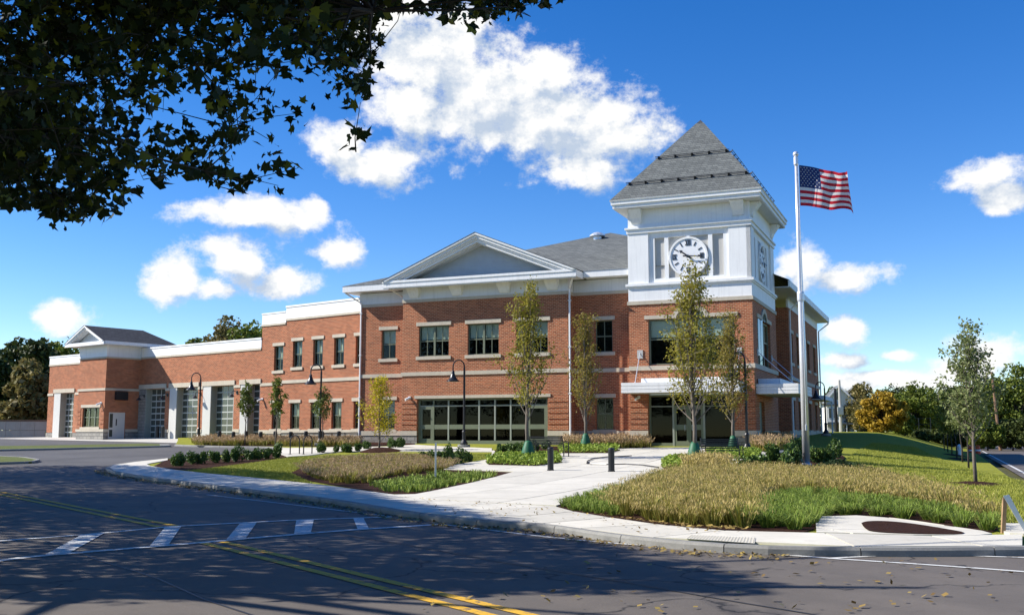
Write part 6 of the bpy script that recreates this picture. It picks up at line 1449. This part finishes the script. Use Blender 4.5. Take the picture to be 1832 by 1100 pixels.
for ti, ((tx, ty), (cx, cy, cz, ax, ay, az_), nc) in enumerate(zip(TRUNKS, CROWNS, NC)):
    C = np.empty((0, 3))
    while len(C) < nc:
        q = unit(4000) * (rng.random((4000, 1)) ** (1 / 2.4)) * np.array([ax, ay, az_]) + np.array([cx, cy, cz]); q = q[accept(q, .6, .22 if ti > 1 else 0)] if ti < 4 else q[q[:, 2] > 4.2]
        if len(q) == 0: break
        C = np.vstack([C, q])
    C = C[:nc]
    lab = ['nearest dark maple whose leafy boughs hang into the top of the view', 'dark maple overhanging the road at the upper left', 'dark maple further up the road filling the left upper corner', 'farthest dark street maple up the road beyond the left edge', 'unseen street maple added behind the viewpoint to cut sky light', 'second unseen street maple added behind the viewpoint to cut sky light'][ti]
    r = empty('maple_tree', (tx, ty, zb(tx, ty) + .14)); tag(r, lab, 'tree', 'street maples on the near verge'); ox = np.array([tx, ty, zb(tx, ty) + .14])
    MB().tube([(0, 0, -.3), (0.1, 0, 1.5), (0.2, 0.1, 3.2), (.6, .1, 6.5), (.9, .1, 10.5)], [.42, .34, .30, .20, .06], 10).build('trunk', 'bark_dark', r, smooth=True)
    bm_ = MB(); CB = C if ti else C[proj(C)[0] < 820]; sel = CB[rng.choice(len(CB), 90, replace=False)]
    hubs = []
    for i in range(12):
        h = sel[i] - ox; st = np.array([.3, .1, rng.uniform(3.0, 6.5)]); mid = st + (h - st) * .5 + np.array([0, 0, .5]); bm_.tube([st, mid, h], [.11, .06, .02], 6, False); hubs += [mid, h, (mid + h) / 2]
    hubs = np.array(hubs)
    for c in sel[12:]:
        c = c - ox; j = np.argmin(np.linalg.norm(hubs - c, axis=1)); a = hubs[j]
        if np.linalg.norm(a - c) < 3.0: bm_.tube([a, (a + c) / 2 + rng.normal(0, .1, 3), c], [.022, .013, .005], 5, False)
    bm_.build('boughs', 'bark_dark', r)
    if ti == 0:                                                     # leaves in sprays along twigs
        hub = C[rng.choice(len(C), 620, replace=False)]; tw = MB(); pts = []
        hubs_l = hubs + ox
        for h in hub:
            j = np.argmin(np.linalg.norm(hubs_l - h, axis=1)); a_ = hubs_l[j]
            if np.linalg.norm(a_ - h) < 1.8 and accept(((a_ + h) / 2)[None, :], 0)[0]: tw.tube([a_ - ox, (a_ + h) / 2 - ox + rng.normal(0, .08, 3), h - ox], [.014, .010, .006], 4, False)
            for q in range(9):
                e = h + rng.normal(0, .42, 3) * np.array([1, 1, .7]); 
                if not accept(e[None, :], .3)[0]: continue
                m_ = (h + e) / 2 + rng.normal(0, .05, 3); tw.tube([h - ox, m_ - ox, e - ox], [.006, .004, .002], 3, False)
                t_ = rng.uniform(.15, 1.05, 22)[:, None]; pts.append((1 - t_) ** 2 * h + 2 * t_ * (1 - t_) * m_ + t_ ** 2 * e + rng.normal(0, .07, (22, 3)))
        tw.build('twigs', 'bark_dark', r); PT = np.vstack(pts); PT = PT[accept(PT, .5)]
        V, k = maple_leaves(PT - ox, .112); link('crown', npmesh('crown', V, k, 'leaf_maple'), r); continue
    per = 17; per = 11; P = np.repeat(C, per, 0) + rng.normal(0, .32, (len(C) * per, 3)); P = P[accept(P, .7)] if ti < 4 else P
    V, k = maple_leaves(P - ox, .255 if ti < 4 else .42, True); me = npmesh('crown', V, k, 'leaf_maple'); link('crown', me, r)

# ------------------------------------------------------------------ far things: house, low wall on the left, fence
hx, hy = X(1503, 118), 118.0
hz = zb(hx, hy); hs = empty('cream_house', (hx, hy, hz), rad(-12)); hs.scale = (0.84, 0.84, 0.78); tag(hs, 'cream two storey house with grey gable roof behind the station', 'house')
def hb_(name, mat, *b): return MB().box(*b).build(name, mat, hs)
hb_('wall', 'cream_siding', -1.6, 1.9, 0, 8, -.5, 4.6); hb_('wall', 'cream_siding', -1.75, -.1, -.9, 0, 1.6, 4.0)
MB().prism([(-1.9, 4.5), (2.2, 4.5), (0.0, 6.9)], lambda u_, v_, d: (u_, d, v_), -.02, 8.1).build('gable', 'cream_siding', hs)
MB().quad((-2.15, -.4, 4.35), (0.0, -.4, 7.05), (0.0, 8.3, 7.05), (-2.15, 8.3, 4.35)).quad((0.0, -.4, 7.05), (2.4, -.4, 4.35), (2.4, 8.3, 4.35), (0, 8.3, 7.05)).build('roof', 'shingle', hs)
MB().prism([(-2.2, 4.35), (0, 7.1), (0, 6.8), (-2.0, 4.3)], lambda u_, v_, d: (u_, d, v_), -.5, -.35).build('rake_board', 'white_trim', hs); MB().prism([(2.45, 4.35), (0, 7.1), (0, 6.8), (2.25, 4.3)], lambda u_, v_, d: (u_, d, v_), -.5, -.35).build('rake_board', 'white_trim', hs)
MB().box(-1.9, 0.05, -1.1, 0.1, 4.0, 4.2).build('bay_roof', 'shingle', hs); MB().box(-2.0, 2.0, -2.0, 0, 1.25, 1.45).build('porch_roof', 'shingle', hs)
for xx in (-1.9, -.6, .7, 1.9): MB().box(xx - .06, xx + .06, -1.9, -1.78, -.5, 1.25).build('porch_post', 'white_trim', hs)
for (x0, z0, x1, z1, yy) in ((-1.45, 2.2, -.95, 3.6, -.92), (-.85, 2.2, -.35, 3.6, -.92), (.3, 2.2, .75, 3.6, -.02), (1.0, 2.2, 1.45, 3.6, -.02), (-.5, 4.9, .3, 6.0, -.04), (.6, 0, 1.3, 1.1, -.02)):
    w_ = MB().box(x0 - .07, x1 + .07, yy - .03, yy, z0 - .07, z1 + .07).build('window', 'white_trim', hs); MB().box(x0, x1, yy - .045, yy - .031, z0, z1).build('pane', 'bay_glass', w_)
MB().box(0.9, 1.8, 1.0, 3.0, 5.0, 6.3).build('dormer', 'cream_siding', hs)
# low concrete wall at the far left
lw0 = (X(-120, 96), 96.0); wl_ = empty('block_wall', (lw0[0], lw0[1], zb(*lw0))); tag(wl_, 'low tan concrete wall at the far left edge of the lot', 'wall')
n_ = 9
for k in range(n_):
    for row in range(2):
        MB().box(k * 1.35 + .01, k * 1.35 + 1.34, 0, .35, -.1 + row * .82 + .01, -.1 + row * .82 + .81).build('panel', 'limestone', wl_)
MB().box(0, n_ * 1.35, -.04, .39, 1.55, 1.68).build('cap', 'pole_wood', wl_)
fa = se(62, 6.5); fe = empty('wire_fence', (fa[0], fa[1], zs(*fa))); tag(fe, 'thin dark fence behind the lawn crest by the cream house', 'fence')
for k in range(9): MB().tube([(k * 1.1 - 6, 0, -.2), (k * 1.1 - 6, 0, 1.5)], .04, 6).build('post', 'black_metal', fe)
for zz in (.4, .9, 1.45): MB().tube([(-6, 0, zz), (2.8, 0, zz)], .025, 5).build('rail', 'black_metal', fe)
